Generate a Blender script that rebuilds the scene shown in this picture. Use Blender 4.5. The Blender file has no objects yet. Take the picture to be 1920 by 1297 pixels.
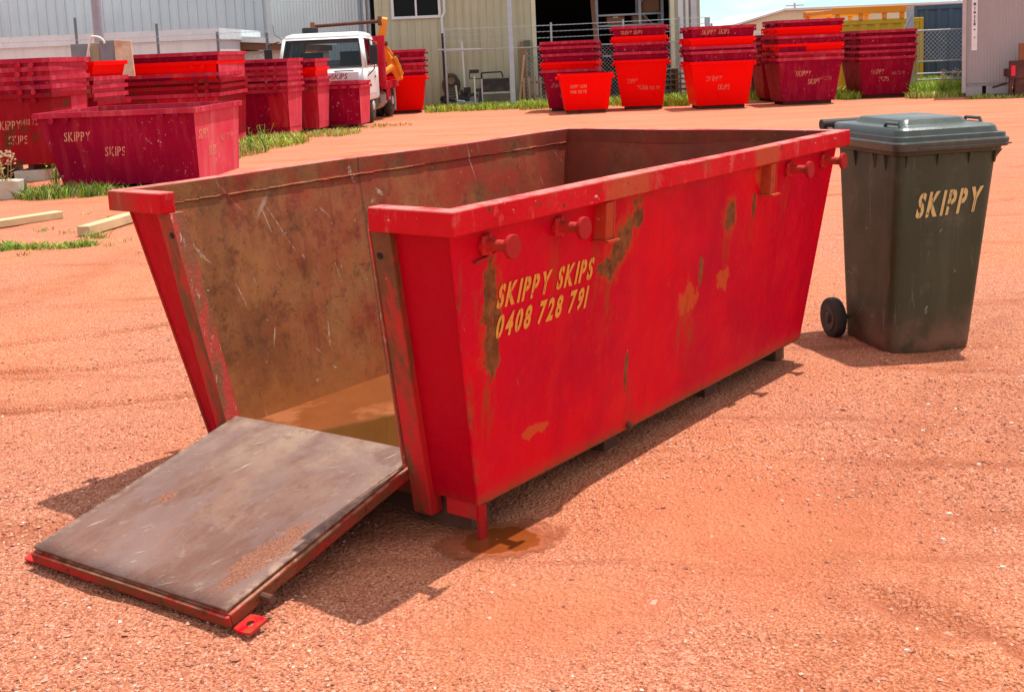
import bpy, bmesh, math, random
import numpy as np
from mathutils import Vector, Matrix
R = math.radians
rnd = random.Random(7)
SC = bpy.context.scene
COL = SC.collection

# ------------------------------------------------------------------ camera
F_PX, PITCH, ROLL, CAM_H, PP_Y = 2214.78, 0.141937, -0.043799, 1.4770, 410.23   # in pixels of a 1920 x 1297 frame
_cp, _sp, _c, _s = math.cos(PITCH), math.sin(PITCH), math.cos(ROLL), math.sin(ROLL)
_f = Vector((0, _cp, -_sp)); _u0 = Vector((0, _sp, _cp)); _r0 = Vector((1, 0, 0))
_r = _c * _r0 + _s * _u0
_u = -_s * _r0 + _c * _u0
cd = bpy.data.cameras.new('camera'); cam = bpy.data.objects.new('camera', cd); COL.objects.link(cam)
cam.matrix_world = Matrix(((_r.x, _u.x, -_f.x, 0), (_r.y, _u.y, -_f.y, 0), (_r.z, _u.z, -_f.z, CAM_H), (0, 0, 0, 1)))
cd.sensor_width = 36; cd.lens = F_PX * 36 / 1920; cd.shift_y = -(648.5 - PP_Y) / 1920
cd.clip_end = 2000; cd.clip_start = 0.05
SC.camera = cam

def at(px, py, d):
    'point seen at a photo pixel, at distance y = d'
    v = _f + _r * (px - 960) / F_PX + _u * (PP_Y - py) / F_PX
    return Vector((0, 0, CAM_H)) + v * (d / v.y)
def G(px, py, z=0.0):
    'point of the ground (or of height z) seen at a photo pixel'
    v = _f + _r * (px - 960) / F_PX + _u * (PP_Y - py) / F_PX
    return Vector((0, 0, CAM_H)) + v * ((z - CAM_H) / v.z)

# ------------------------------------------------------------------ light
SUN_DIR = Vector((-0.267, -0.190, -1.0)).normalized()
SUN_EL = math.asin(-SUN_DIR.z); SUN_AZ = math.atan2(-SUN_DIR.x, -SUN_DIR.y)
W = bpy.data.worlds.new('World'); SC.world = W; W.use_nodes = True
nt = W.node_tree; nt.nodes.clear()
wo = nt.nodes.new('ShaderNodeOutputWorld'); bg = nt.nodes.new('ShaderNodeBackground')
sky = nt.nodes.new('ShaderNodeTexSky'); sky.sky_type = 'NISHITA'; sky.sun_disc = False
sky.sun_elevation = SUN_EL; sky.sun_rotation = SUN_AZ; sky.air_density = 1.0; sky.dust_density = 0.2; sky.ozone_density = 2.5
tcw = nt.nodes.new('ShaderNodeTexCoord'); mpw = nt.nodes.new('ShaderNodeMapping'); mpw.inputs['Scale'].default_value = (1, 1, 2.6)
mpw.inputs['Location'].default_value = (0.35, 0.1, 0.12)
nw = nt.nodes.new('ShaderNodeTexNoise'); nw.inputs['Scale'].default_value = 5.0; nw.inputs['Detail'].default_value = 8; nw.inputs['Roughness'].default_value = 0.58
rw = nt.nodes.new('ShaderNodeValToRGB'); rw.color_ramp.elements[0].position = 0.45; rw.color_ramp.elements[1].position = 0.58
mw = nt.nodes.new('ShaderNodeMix'); mw.data_type = 'RGBA'
mw.inputs[7].default_value = (5.6, 5.8, 6.0, 1)
L_ = nt.links.new
L_(tcw.outputs['Generated'], mpw.inputs['Vector']); L_(mpw.outputs[0], nw.inputs['Vector']); 
sx = nt.nodes.new('ShaderNodeSeparateXYZ'); L_(tcw.outputs['Generated'], sx.inputs[0])
mh = nt.nodes.new('ShaderNodeMapRange'); L_(sx.outputs['Z'], mh.inputs['Value']); mh.inputs['From Min'].default_value = 0.05; mh.inputs['From Max'].default_value = 0.45; mh.inputs['To Min'].default_value = 0.0; mh.inputs['To Max'].default_value = 0.16  # extra cloud added overhead, out of view, to lift the ambient light
ah = nt.nodes.new('ShaderNodeMath'); ah.operation = 'ADD'; L_(nw.outputs['Fac'], ah.inputs[0]); L_(mh.outputs[0], ah.inputs[1]); L_(ah.outputs[0], rw.inputs['Fac'])
tint = nt.nodes.new('ShaderNodeMix'); tint.data_type = 'RGBA'; tint.blend_type = 'MULTIPLY'; tint.inputs[0].default_value = 1.0; tint.inputs[7].default_value = (0.62, 0.80, 1.0, 1)
L_(sky.outputs['Color'], tint.inputs[6])
L_(rw.outputs['Color'], mw.inputs[0]); L_(tint.outputs[2], mw.inputs[6]); L_(mw.outputs[2], bg.inputs['Color'])
bg.inputs['Strength'].default_value = 0.115
L_(bg.outputs[0], wo.inputs['Surface'])
sl = bpy.data.lights.new('sun', 'SUN'); sl.energy = 3.9; sl.angle = R(0.53); sl.color = (1.0, 0.95, 0.88)
so = bpy.data.objects.new('sun', sl); COL.objects.link(so); so.rotation_euler = SUN_DIR.to_track_quat('-Z', 'Y').to_euler()
so.location = (5, 5, 30)
SC.view_settings.view_transform = 'Standard'; SC.view_settings.look = 'None'
SC.view_settings.exposure = 0.64; SC.view_settings.gamma = 1.0
SC.render.engine = 'CYCLES'
SC.cycles.max_bounces = 8; SC.cycles.diffuse_bounces = 5

# ------------------------------------------------------------------ mesh helpers
class MB:
    def __init__(s): s.v = []; s.f = []; s.m = []
    def add(s, vs, fs, mi=0):
        o = len(s.v); s.v += [tuple(v) for v in vs]
        for f in fs: s.f.append(tuple(i + o for i in f)); s.m.append(mi)
        return s
    def hexa(s, p, mi=0, mis=None):
        'p: four bottom points counter-clockwise from above, then the four above them'
        fs = [(3, 2, 1, 0), (4, 5, 6, 7), (0, 1, 5, 4), (1, 2, 6, 5), (2, 3, 7, 6), (3, 0, 4, 7)]
        o = len(s.v); s.v += [tuple(v) for v in p]
        for k, f in enumerate(fs): s.f.append(tuple(i + o for i in f)); s.m.append(mis[k] if mis else mi)
        return s
    def box(s, c, d, rz=0, mi=0, M=None):
        x, y, z = (k / 2 for k in d); ps = []
        for zz in (-z, z):
            for a, b in ((-x, -y), (x, -y), (x, y), (-x, y)):
                p = Vector((a, b, zz))
                if rz: p = Matrix.Rotation(rz, 3, 'Z') @ p
                if M is not None: p = M @ p
                ps.append(p + Vector(c))
        return s.hexa(ps, mi)
    def bx(s, a, b, mi=0):
        return s.box([(a[i] + b[i]) / 2 for i in range(3)], [abs(b[i] - a[i]) for i in range(3)], 0, mi)
    def tube(s, p0, p1, r, n=10, r2=None, mi=0, cap=True):
        p0, p1 = Vector(p0), Vector(p1); r2 = r if r2 is None else r2
        d = (p1 - p0).normalized(); a = d.orthogonal().normalized(); b = d.cross(a)
        vs = []
        for p, q in ((p0, r), (p1, r2)):
            for k in range(n):
                t = 2 * math.pi * k / n; vs.append(p + (a * math.cos(t) + b * math.sin(t)) * q)
        fs = [(k, (k + 1) % n, n + (k + 1) % n, n + k) for k in range(n)]
        if cap: fs += [tuple(range(n))[::-1], tuple(range(n, 2 * n))]
        return s.add(vs, fs, mi)
    def path(s, pts, r, n=8, mi=0):
        pts = [Vector(p) for p in pts]
        for a, b in zip(pts, pts[1:]): s.tube(a, b, r, n, mi=mi)
        return s
    def rings(s, rs, mi=0, cap0=True, cap1=True):
        'rs: list of rings with the same number of points'
        n = len(rs[0]); o = len(s.v)
        for r_ in rs: s.v += [tuple(p) for p in r_]
        for i in range(len(rs) - 1):
            for k in range(n):
                s.f.append((o + i * n + k, o + i * n + (k + 1) % n, o + (i + 1) * n + (k + 1) % n, o + (i + 1) * n + k)); s.m.append(mi)
        if cap0: s.f.append(tuple(o + k for k in range(n))[::-1]); s.m.append(mi)
        if cap1: s.f.append(tuple(o + (len(rs) - 1) * n + k for k in range(n))); s.m.append(mi)
        return s
    def lathe(s, prof, c, axis='Z', n=24, mi=0):
        rs = []
        for r_, h in prof:
            ring = []
            for k in range(n):
                t = 2 * math.pi * k / n; a, b = r_ * math.cos(t), r_ * math.sin(t)
                p = {'Z': (a, b, h), 'Y': (b, h, a), 'X': (h, a, b)}[axis]
                ring.append((c[0] + p[0], c[1] + p[1], c[2] + p[2]))
            rs.append(ring)
        return s.rings(rs, mi)
    def mesh(s, name, mats, smooth=False):
        me = bpy.data.meshes.new(name); me.from_pydata(s.v, [], s.f); me.update()
        for m in mats: me.materials.append(m)
        if len(mats) > 1: me.polygons.foreach_set('material_index', s.m)
        bm = bmesh.new(); bm.from_mesh(me); bmesh.ops.recalc_face_normals(bm, faces=bm.faces); bm.to_mesh(me); bm.free()
        if smooth: me.shade_smooth()
        return me
    def build(s, name, mats, parent=None, smooth=False, bevel=0, seg=2, label=None, auto=None):
        if not isinstance(mats, (list, tuple)): mats = [mats]
        o = link(name, s.mesh(name, mats, smooth), parent)
        if bevel: bev(o, bevel, seg)
        if auto:
            o.data.shade_smooth(); 
            o.data.set_sharp_from_angle(angle=R(auto))
        if label: o['label'] = label
        return o
def bev(o, w, seg=2):
    m = o.modifiers.new('bevel', 'BEVEL'); m.width = w; m.segments = seg; m.limit_method = 'ANGLE'; m.angle_limit = R(35)
    m.harden_normals = False
def link(name, data, parent=None):
    o = bpy.data.objects.new(name, data); COL.objects.link(o)
    if parent: o.parent = parent
    return o
def tag(o, label, cat, group=None, kind=None):
    if label: o['label'] = label
    if cat: o['category'] = cat
    if group: o['group'] = group
    if kind: o['kind'] = kind
    return o
def empty(name, loc, rz, label, cat, group=None):
    o = bpy.data.objects.new(name, None); COL.objects.link(o); o.location = loc; o.rotation_euler = (0, 0, rz); o.empty_display_size = 0.2
    return tag(o, label, cat, group)
def struct(o): o['kind'] = 'structure'; return o

# ------------------------------------------------------------------ shader helpers
class Sh:
    def __init__(s, name):
        s.mat = bpy.data.materials.new(name); s.mat.use_nodes = True; s.t = s.mat.node_tree
        s.b = s.t.nodes['Principled BSDF']; s._tc = None; s._geo = None; s._oi = None
    def node(s, ty, **kw):
        n = s.t.nodes.new(ty)
        for k, v in kw.items(): setattr(n, k, v)
        return n
    def put(s, sock, v):
        if isinstance(v, bpy.types.NodeSocket): s.t.links.new(v, sock)
        elif v is not None:
            if isinstance(v, (tuple, list)) and len(v) == 3 and sock.type == 'RGBA': v = (*v, 1)
            sock.default_value = v
    @property
    def obj(s):
        if not s._tc: s._tc = s.node('ShaderNodeTexCoord')
        return s._tc.outputs['Object']
    @property
    def pos(s):
        if not s._geo: s._geo = s.node('ShaderNodeNewGeometry')
        return s._geo.outputs['Position']
    @property
    def rand(s):
        if not s._oi: s._oi = s.node('ShaderNodeObjectInfo')
        return s._oi.outputs['Random']
    def math(s, op, a, b=None, clamp=False):
        n = s.node('ShaderNodeMath', operation=op); n.use_clamp = clamp; s.put(n.inputs[0], a)
        if b is not None: s.put(n.inputs[1], b)
        return n.outputs[0]
    def map(s, vec, scale=(1, 1, 1), loc=(0, 0, 0), rot=(0, 0, 0)):
        if any(rot): vec = s._rot(vec, rot); rot = (0, 0, 0)
        n = s.node('ShaderNodeMapping'); s.put(n.inputs['Vector'], vec); n.inputs['Scale'].default_value = scale
        n.inputs['Location'].default_value = loc; n.inputs['Rotation'].default_value = rot
        return n.outputs[0]
    def _rot(s, vec, rot):
        n = s.node('ShaderNodeMapping'); s.put(n.inputs['Vector'], vec); n.inputs['Rotation'].default_value = rot; return n.outputs[0]
    def noise(s, vec, scale, detail=4, rough=0.55, w=None, dist=0, color=False):
        n = s.node('ShaderNodeTexNoise'); 
        if w is not None: n.noise_dimensions = '4D'; s.put(n.inputs['W'], w)
        s.put(n.inputs['Vector'], vec); n.inputs['Scale'].default_value = scale; n.inputs['Detail'].default_value = detail
        n.inputs['Roughness'].default_value = rough; n.inputs['Distortion'].default_value = dist
        return n.outputs['Color' if color else 'Fac']
    def voro(s, vec, scale, feature='F1', out='Distance', rnd=1):
        n = s.node('ShaderNodeTexVoronoi', feature=feature); s.put(n.inputs['Vector'], vec); n.inputs['Scale'].default_value = scale
        n.inputs['Randomness'].default_value = rnd
        return n.outputs[out]
    def mr(s, v, a, b, c=0.0, d=1.0):
        n = s.node('ShaderNodeMapRange'); n.clamp = True; s.put(n.inputs['Value'], v)
        for k, x in zip(('From Min', 'From Max', 'To Min', 'To Max'), (a, b, c, d)): s.put(n.inputs[k], x)
        return n.outputs['Result']
    def mix(s, f, a, b, blend='MIX'):
        n = s.node('ShaderNodeMix', data_type='RGBA', blend_type=blend); n.clamp_factor = True
        s.put(n.inputs[0], f); s.put(n.inputs[6], a); s.put(n.inputs[7], b); return n.outputs[2]
    def sep(s, v):
        n = s.node('ShaderNodeSeparateXYZ'); s.put(n.inputs[0], v); return n.outputs
    def blob(s, u, v, cu, cv, ru, rv, rot=0, soft=0.3, wob=None, amp=0.6):
        'mask 1 inside an uneven ellipse in the u,v plane'
        du = s.math('SUBTRACT', u, cu); dv = s.math('SUBTRACT', v, cv)
        if rot:
            c, q = math.cos(rot), math.sin(rot)
            a = s.math('ADD', s.math('MULTIPLY', du, c), s.math('MULTIPLY', dv, q))
            b = s.math('SUBTRACT', s.math('MULTIPLY', dv, c), s.math('MULTIPLY', du, q)); du, dv = a, b
        du = s.math('DIVIDE', du, ru); dv = s.math('DIVIDE', dv, rv)
        r = s.math('SQRT', s.math('ADD', s.math('MULTIPLY', du, du), s.math('MULTIPLY', dv, dv)))
        if wob is not None: r = s.math('ADD', r, s.math('MULTIPLY', s.math('SUBTRACT', wob, 0.5), amp * 2))
        return s.mr(r, 1.0, 1.0 - soft)
    def mx(s, *a):
        r = a[0]
        for b in a[1:]: r = s.math('MAXIMUM', r, b)
        return r
    def out(s, color=None, rough=None, bump=None, dist=0.01, strength=1.0, metal=None, spec=None, alpha=None, coat=None):
        if color is not None: s.put(s.b.inputs['Base Color'], color)
        if rough is not None: s.put(s.b.inputs['Roughness'], rough)
        if metal is not None: s.put(s.b.inputs['Metallic'], metal)
        if spec is not None: s.put(s.b.inputs['Specular IOR Level'], spec)
        if alpha is not None: s.put(s.b.inputs['Alpha'], alpha)
        if coat is not None: s.put(s.b.inputs['Coat Weight'], coat)
        if bump is not None:
            n = s.node('ShaderNodeBump'); s.put(n.inputs['Height'], bump); n.inputs['Distance'].default_value = dist; n.inputs['Strength'].default_value = strength
            s.t.links.new(n.outputs[0], s.b.inputs['Normal'])
        return s.mat

def plain(name, col, rough=0.6, metal=0, var=0.12, scale=6, spec=0.4, dirt=None, dirt_amt=0.4, streak=False, bump=0.0):
    s = Sh(name); w = s.math('MULTIPLY', s.rand, 37.0)
    n1 = s.noise(s.obj, scale, 6, 0.6, w)
    c = s.mix(s.mr(n1, 0.3, 0.7), [x * (1 - var) for x in col], [min(1, x * (1 + var)) for x in col])
    if dirt:
        v = s.map(s.obj, (14, 14, 0.9)) if streak else s.obj
        n2 = s.noise(v, 1.0 if streak else 3.0, 6, 0.65, w)
        c = s.mix(s.mr(n2, 0.48, 0.72, 0, dirt_amt), c, dirt)
    n3 = s.noise(s.obj, 60, 3, 0.5)
    return s.out(c, s.mr(n1, 0.2, 0.8, rough * 0.85, min(1, rough * 1.15)), metal=metal, spec=spec, bump=n3 if bump else None, dist=bump or 0.001)

RUST = (0.17, 0.055, 0.018); RUST_D = (0.06, 0.022, 0.012); RUST_O = (0.38, 0.11, 0.02); DUST = (0.42, 0.18, 0.10)
def paint(name, col, col2, fade=0.35, rust=0.3, chips=0.25, rough=0.5, dustcol=(0.50, 0.045, 0.06)):
    'weathered paint: cloudy fading, vertical dirty streaks, rust spots, pale chips'
    s = Sh(name); w = s.math('MULTIPLY', s.rand, 53.0); o = s.obj
    c = s.mix(s.mr(s.noise(o, 1.7, 5, 0.6, w), 0.35, 0.68), col, col2)
    c = s.mix(s.mr(s.noise(s.map(o, (9, 9, 0.8)), 1.0, 5, 0.6, w), 0.5, 0.75, 0, fade), c, dustcol)
    c = s.mix(s.mr(s.noise(s.map(o, (16, 16, 1.1)), 1.3, 5, 0.65, s.math('ADD', w, 9.0)), 0.58, 0.72, 0, 0.55), c, [x * 0.35 for x in col])
    rn = s.noise(o, 3.2, 8, 0.68, s.math('ADD', w, 3.1))
    c = s.mix(s.mr(rn, 0.70 - 0.14 * rust, 0.735 - 0.14 * rust), c, s.mix(s.noise(o, 14, 4, 0.6), RUST_D, RUST))
    ch = s.noise(s.map(o, (1, 1, 0.6)), 21, 4, 0.75, s.math('ADD', w, 17.0))
    big = s.mr(s.noise(o, 1.3, 3, 0.5, s.math('ADD', w, 5.0)), 0.42, 0.62)
    c = s.mix(s.math('MULTIPLY', s.mr(ch, 0.735 - 0.12 * chips, 0.755 - 0.12 * chips), big), c, (0.62, 0.36, 0.33))
    h = s.math('ADD', s.noise(o, 5, 3, 0.5, w), s.math('MULTIPLY', s.noise(o, 70, 3, 0.6), 0.06))
    return s.out(c, s.mr(s.noise(o, 8, 4, 0.6, w), 0.3, 0.7, rough * 0.8, rough * 1.25), h, 0.012, 0.5, spec=0.06)

P_CRIM = paint('paint_crimson', (0.22, 0.001, 0.021), (0.30, 0.002, 0.030), 0.4, 0.35, 0.85)
P_DARK = paint('paint_dark_red', (0.26, 0.003, 0.014), (0.30, 0.010, 0.014), 0.3, 0.85, 0.4)
P_BRIGHT = paint('paint_bright_red', (0.88, 0.002, 0.001), (0.82, 0.002, 0.001), 0.06, 0.0, 0.02, 0.42, (0.8, 0.01, 0.008))
P_WORN = paint('paint_worn_red', (0.46, 0.008, 0.03), (0.40, 0.012, 0.02), 0.75, 0.6, 0.7, 0.55, (0.56, 0.11, 0.11))
P_RIMS = paint('paint_rim_worn_sunlit', (0.40, 0.014, 0.042), (0.48, 0.030, 0.060), 0.6, 0.15, 0.75, 0.5, (0.6, 0.14, 0.14))  # worn pink rims, with the sun's whitening put into the paint
P_SUN_END = paint('paint_sunlit_end_red', (0.54, 0.030, 0.062), (0.60, 0.070, 0.095), 0.75, 0.25, 0.8, 0.6, (0.62, 0.16, 0.17))  # sunlight on the right-hand end walls, put into a paler pink paint
PAINTS = {'crimson': P_CRIM, 'dark': P_DARK, 'bright': P_BRIGHT, 'worn': P_WORN}

def rusty_inside(name, main=False):
    s = Sh(name); o = s.obj; x, y, z = s.sep(o)
    c = s.mix(s.mr(s.noise(o, 2.2, 7, 0.62), 0.35, 0.65), (0.20, 0.064, 0.020), (0.33, 0.130, 0.048))
    c = s.mix(s.mr(s.noise(o, 6.5, 7, 0.7), 0.52, 0.7), c, (0.105, 0.034, 0.015))
    c = s.mix(s.mr(s.noise(s.map(o, (6, 6, 1.2)), 1.0, 5, 0.6), 0.55, 0.75, 0, 0.5), c, (0.28, 0.105, 0.035))
    if main:
        c = s.mix(s.mr(s.noise(s.map(o, (10, 10, 0.9)), 1, 7, 0.7), 0.48, 0.66, 0, 0.55), c, (0.135, 0.040, 0.015))
        c = s.mix(s.mr(s.noise(s.map(o, (22, 22, 2.5)), 1, 6, 0.7), 0.56, 0.68, 0, 0.5), c, (0.36, 0.15, 0.07))
        c = s.mix(s.mr(s.noise(o, 13, 8, 0.75), 0.50, 0.62, 0, 0.6), c, (0.10, 0.032, 0.015))
        c = s.mix(s.mr(s.noise(s.map(o, (3.5, 3.5, 2.2), (3, 1, 0)), 1, 8, 0.72), 0.50, 0.60, 0, 0.6), c, (0.36, 0.14, 0.045))
        c = s.mix(s.mr(s.noise(o, 75, 3, 0.7), 0.60, 0.66, 0, 0.6), c, (0.07, 0.03, 0.018))
        # red primer left near the closed end and along the top, orange mud low down
        red = s.math('MULTIPLY', s.mr(x, -1.0, 0.4), s.mr(s.noise(o, 3.0, 8, 0.74), 0.43, 0.56))
        red = s.mx(red, s.math('MULTIPLY', s.mr(z, 0.80, 1.02), s.mr(s.noise(o, 5.0, 6, 0.7), 0.42, 0.58)), s.math('MULTIPLY', s.mr(x, 0.95, 1.08), s.mr(y, 0.42, 0.50)))
        c = s.mix(s.math('MULTIPLY', red, 0.8), c, (0.34, 0.026, 0.014))
        c = s.mix(s.math('MULTIPLY', s.mr(x, 1.0, 1.16), s.mr(s.noise(o, 4, 8, 0.72), 0.35, 0.6, 0.45, 0.9)), c, (0.135, 0.022, 0.010))
        low = s.mr(s.math('ADD', z, s.math('MULTIPLY', s.noise(o, 4, 5, 0.6), 0.35)), 0.52, 0.24)
        c = s.mix(s.math('MULTIPLY', low, 0.8), c, (0.36, 0.125, 0.03))
        c = s.mix(s.mr(s.noise(s.map(o, (34, 34, 26)), 1.0, 5, 0.72), 0.62, 0.70, 0, 0.55), c, (0.05, 0.022, 0.014))
        # pale scuffs and scratches
        for ang, sc, th, am in ((0.75, 1.6, 0.69, 0.7), (-0.7, 1.0, 0.69, 0.45), (0.35, 2.2, 0.70, 0.5)):
            v = s.map(o, (sc * 26, sc, sc * 1.6), rot=(0, ang, 0))
            m = s.math('MULTIPLY', s.mr(s.noise(v, 1.0, 3, 0.55), th, th + 0.035), s.mr(s.noise(o, 3.1, 2, 0.5), 0.47, 0.56))
            c = s.mix(s.math('MULTIPLY', m, am), c, (0.52, 0.40, 0.30))
        c = s.mix(s.mr(s.noise(o, 30, 2, 0.8), 0.72, 0.75, 0, 0.7), c, (0.5, 0.4, 0.32))
        wob = s.noise(o, 40, 5, 0.7); FB = lambda *a, **k: s.blob(x, z, *a, wob=wob, **k)
        sc = s.mx(FB(-0.11, 0.892, 0.035, 0.012, -0.7, amp=1.0), FB(-0.264, 0.985, 0.012, 0.040, 0.4, amp=1.2), FB(-0.69, 0.82, 0.135, 0.0028, -1.04, amp=1.0), FB(-1.09, 0.79, 0.055, 0.006, -0.9, amp=1.0),
                  FB(-1.07, 0.76, 0.040, 0.004, -0.7, amp=0.9), FB(-0.93, 0.60, 0.06, 0.003, -1.2, amp=0.8), FB(-0.60, 0.70, 0.03, 0.003, -0.9, amp=0.9), FB(-0.42, 0.60, 0.05, 0.003, -1.3, amp=0.8), FB(-0.16, 0.86, 0.02, 0.008, 0.3, amp=1.2), FB(-0.80, 0.42, 0.05, 0.004, 1.3, amp=0.9), FB(-0.52, 0.36, 0.06, 0.005, 1.5, amp=1.0))
        c = s.mix(s.math('MULTIPLY', s.math('MULTIPLY', s.math('MULTIPLY', sc, s.mr(s.noise(o, 55, 4, 0.7), 0.40, 0.58)), 0.75), s.mr(y, 0.3, 0.4)), c, (0.50, 0.36, 0.26))
        seam = s.math('MULTIPLY', s.mr(s.math('ABSOLUTE', s.math('SUBTRACT', x, -0.22)), 0.010, 0.003), 0.6); c = s.mix(seam, c, (0.09, 0.03, 0.015))
    h = s.math('ADD', s.math('MULTIPLY', s.noise(o, 60, 5, 0.65), 0.25), s.math('MULTIPLY', s.noise(o, 3, 3, 0.5), 2.5))
    return s.out(c, s.mr(s.noise(o, 9, 4, 0.6), 0.3, 0.7, 0.55, 0.85), h, 0.006, 0.45, spec=0.25)
M_IN = rusty_inside('rusty_steel_inside')
M_IN_MAIN = rusty_inside('rusty_steel_inside_scuffed', True)

def main_paint(cheek=False):
    'the long skip: red paint with its own stains, at their places in the skip (x along, z up)'
    s = Sh('paint_cheek_shaded_red' if cheek else 'paint_skip_red'); o = s.obj; x, y, z = s.sep(o)
    c = s.mix(s.mr(s.noise(o, 1.6, 5, 0.6), 0.35, 0.65), (0.68, 0.0012, 0.012), (0.54, 0.001, 0.022))
    c = s.mix(s.mr(s.noise(s.map(o, (7, 7, 0.7)), 1.0, 6, 0.6), 0.5, 0.72, 0, 0.5), c, (0.38, 0.001, 0.018))
    c = s.mix(s.mr(s.noise(s.map(o, (20, 20, 1.4)), 1.0, 6, 0.65), 0.56, 0.72, 0, 0.3), c, (0.70, 0.010, 0.024))
    c = s.mix(s.mr(s.noise(s.map(o, (2.2, 2.2, 1.5)), 1, 7, 0.7), 0.50, 0.62, 0, 0.45), c, (0.40, 0.001, 0.018))
    c = s.mix(s.mr(s.noise(s.map(o, (3.1, 3.1, 1.8), (5, 0, 2)), 1, 8, 0.72), 0.55, 0.60, 0, 0.22), c, (0.70, 0.020, 0.012))
    # dusty pink bloom on the high band and near the corner
    c = s.mix(s.math('MULTIPLY', s.mr(z, 0.93, 1.0), s.mr(s.noise(o, 7, 5, 0.65), 0.35, 0.7, 0.05, 0.4)), c, (0.60, 0.05, 0.06))
    wob = s.math('ADD', s.math('MULTIPLY', s.noise(s.map(o, (26, 26, 13)), 1, 7, 0.72), 0.75), s.math('MULTIPLY', s.noise(o, 9, 3, 0.6), 0.25))
    B = lambda *a, **k: s.blob(x, z, *a, wob=wob, **k)
    near = 0.0 if cheek else s.mr(y, -0.5, -0.62)
    rust = s.mx(B(-1.165, 0.76, 0.040, 0.12, amp=2.0), B(-1.13, 0.60, 0.030, 0.13, amp=2.0), B(-1.16, 0.68, 0.022, 0.16, amp=2.1),
                B(-0.44, 0.83, 0.045, 0.14, -0.62, amp=1.9), B(-0.36, 0.885, 0.06, 0.035, amp=2.0), B(-0.535, 0.745, 0.05, 0.03, amp=1.9),
                B(0.346, 0.80, 0.045, 0.06, amp=2.0), B(0.55, 0.82, 0.016, 0.07, amp=1.9), B(0.14, 0.61, 0.02, 0.05, amp=2.2), B(-0.36, 0.33, 0.012, 0.10, amp=2.0))
    orange = s.mx(B(0.05, 0.52, 0.075, 0.075, amp=1.9), B(-0.9, 0.28, 0.08, 0.02, amp=2.1), B(0.33, 0.55, 0.06, 0.05, amp=2.1), B(-0.55, 0.92, 0.06, 0.02, amp=1.7), B(0.6, 0.93, 0.06, 0.05, amp=1.7))
    orange = s.math('MULTIPLY', s.mr(s.math('ADD', orange, s.math('MULTIPLY', s.math('SUBTRACT', s.noise(s.map(o, (60, 60, 40)), 1, 6, 0.75), 0.5), s.mr(orange, 0.02, 0.3, 0, 2.2))), 0.25, 0.5), 0.7); c = s.mix(s.math('MULTIPLY', orange, near), c, (0.55, 0.10, 0.02))
    strk = s.mr(s.noise(s.map(o, (48, 48, 2.0)), 1, 5, 0.65), 0.47, 0.60)
    runs = s.mx(B(-1.145, 0.50, 0.04, 0.20, amp=1.2), B(-0.52, 0.66, 0.06, 0.16, amp=1.2), B(0.346, 0.68, 0.05, 0.16, amp=1.2), B(0.05, 0.38, 0.08, 0.18, amp=1.2), B(0.55, 0.70, 0.03, 0.16, amp=1.2), B(-0.62, 0.74, 0.04, 0.14, amp=1.2), B(-1.2, 0.78, 0.04, 0.14, amp=1.2), B(-0.84, 0.80, 0.04, 0.12, amp=1.2), B(0.84, 0.80, 0.04, 0.15, amp=1.2), B(-0.32, 0.2, 0.05, 0.10, amp=1.2))
    c = s.mix(s.math('MULTIPLY', s.math('MULTIPLY', s.math('MULTIPLY', runs, strk), 0.75), near), c, (0.36, 0.045, 0.012))
    halo = s.mx(B(-1.155, 0.70, 0.06, 0.20, amp=1.6), B(-0.45, 0.82, 0.08, 0.17, -0.62, amp=1.6), B(0.346, 0.80, 0.07, 0.09, amp=1.6))
    c = s.mix(s.math('MULTIPLY', s.math('MULTIPLY', halo, 0.5), near), c, (0.50, 0.06, 0.012))
    grime_shade = s.math('MULTIPLY', s.mr(z, 0.94, 0.985), s.mr(s.noise(s.map(o, (7, 7, 5)), 1, 6, 0.7), 0.45, 0.62))  # grime together with a painted shadow band under the rim
    c = s.mix(s.math('MULTIPLY', s.math('MULTIPLY', grime_shade, 0.6), near), c, (0.20, 0.012, 0.010))
    low = s.math('MULTIPLY', s.mr(s.math('ADD', z, s.math('MULTIPLY', wob, 0.12)), 0.24, 0.16), 0.55)
    c = s.mix(s.math('MULTIPLY', low, near), c, (0.46, 0.05, 0.025))
    rc = s.mix(s.mr(s.noise(o, 24, 5, 0.7), 0.35, 0.65), (0.10, 0.035, 0.015), (0.27, 0.095, 0.03))
    flake = s.math('ADD', rust, s.math('MULTIPLY', s.math('SUBTRACT', s.noise(s.map(o, (70, 70, 45)), 1, 6, 0.75), 0.5), s.mr(rust, 0.02, 0.3, 0.0, 2.2)))
    c = s.mix(s.math('MULTIPLY', s.math('MULTIPLY', s.mr(flake, 0.04, 0.16), 0.75), near), c, (0.48, 0.075, 0.015))
    c = s.mix(s.math('MULTIPLY', s.mr(flake, 0.28, 0.40), near), c, rc)
    # scattered rust, chips, scratches
    c = s.mix(s.mr(s.noise(o, 6.0, 8, 0.72), 0.70, 0.735), c, rc)
    mid = s.mr(s.noise(o, 1.4, 3, 0.5), 0.45, 0.6)
    c = s.mix(s.math('MULTIPLY', s.mr(s.noise(o, 42, 4, 0.75), 0.69, 0.71), mid), c, (0.36, 0.10, 0.05))
    v = s.map(o, (40, 40, 5), rot=(0, 0.5, 0))
    c = s.mix(s.math('MULTIPLY', s.mr(s.noise(v, 1, 4, 0.6), 0.73, 0.75, 0, 0.7), mid), c, (0.70, 0.26, 0.24))
    c = s.mix(s.math('MULTIPLY', s.mr(s.noise(o, 26, 2, 0.85), 0.76, 0.78), 0.8), c, (0.70, 0.35, 0.32))
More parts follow.
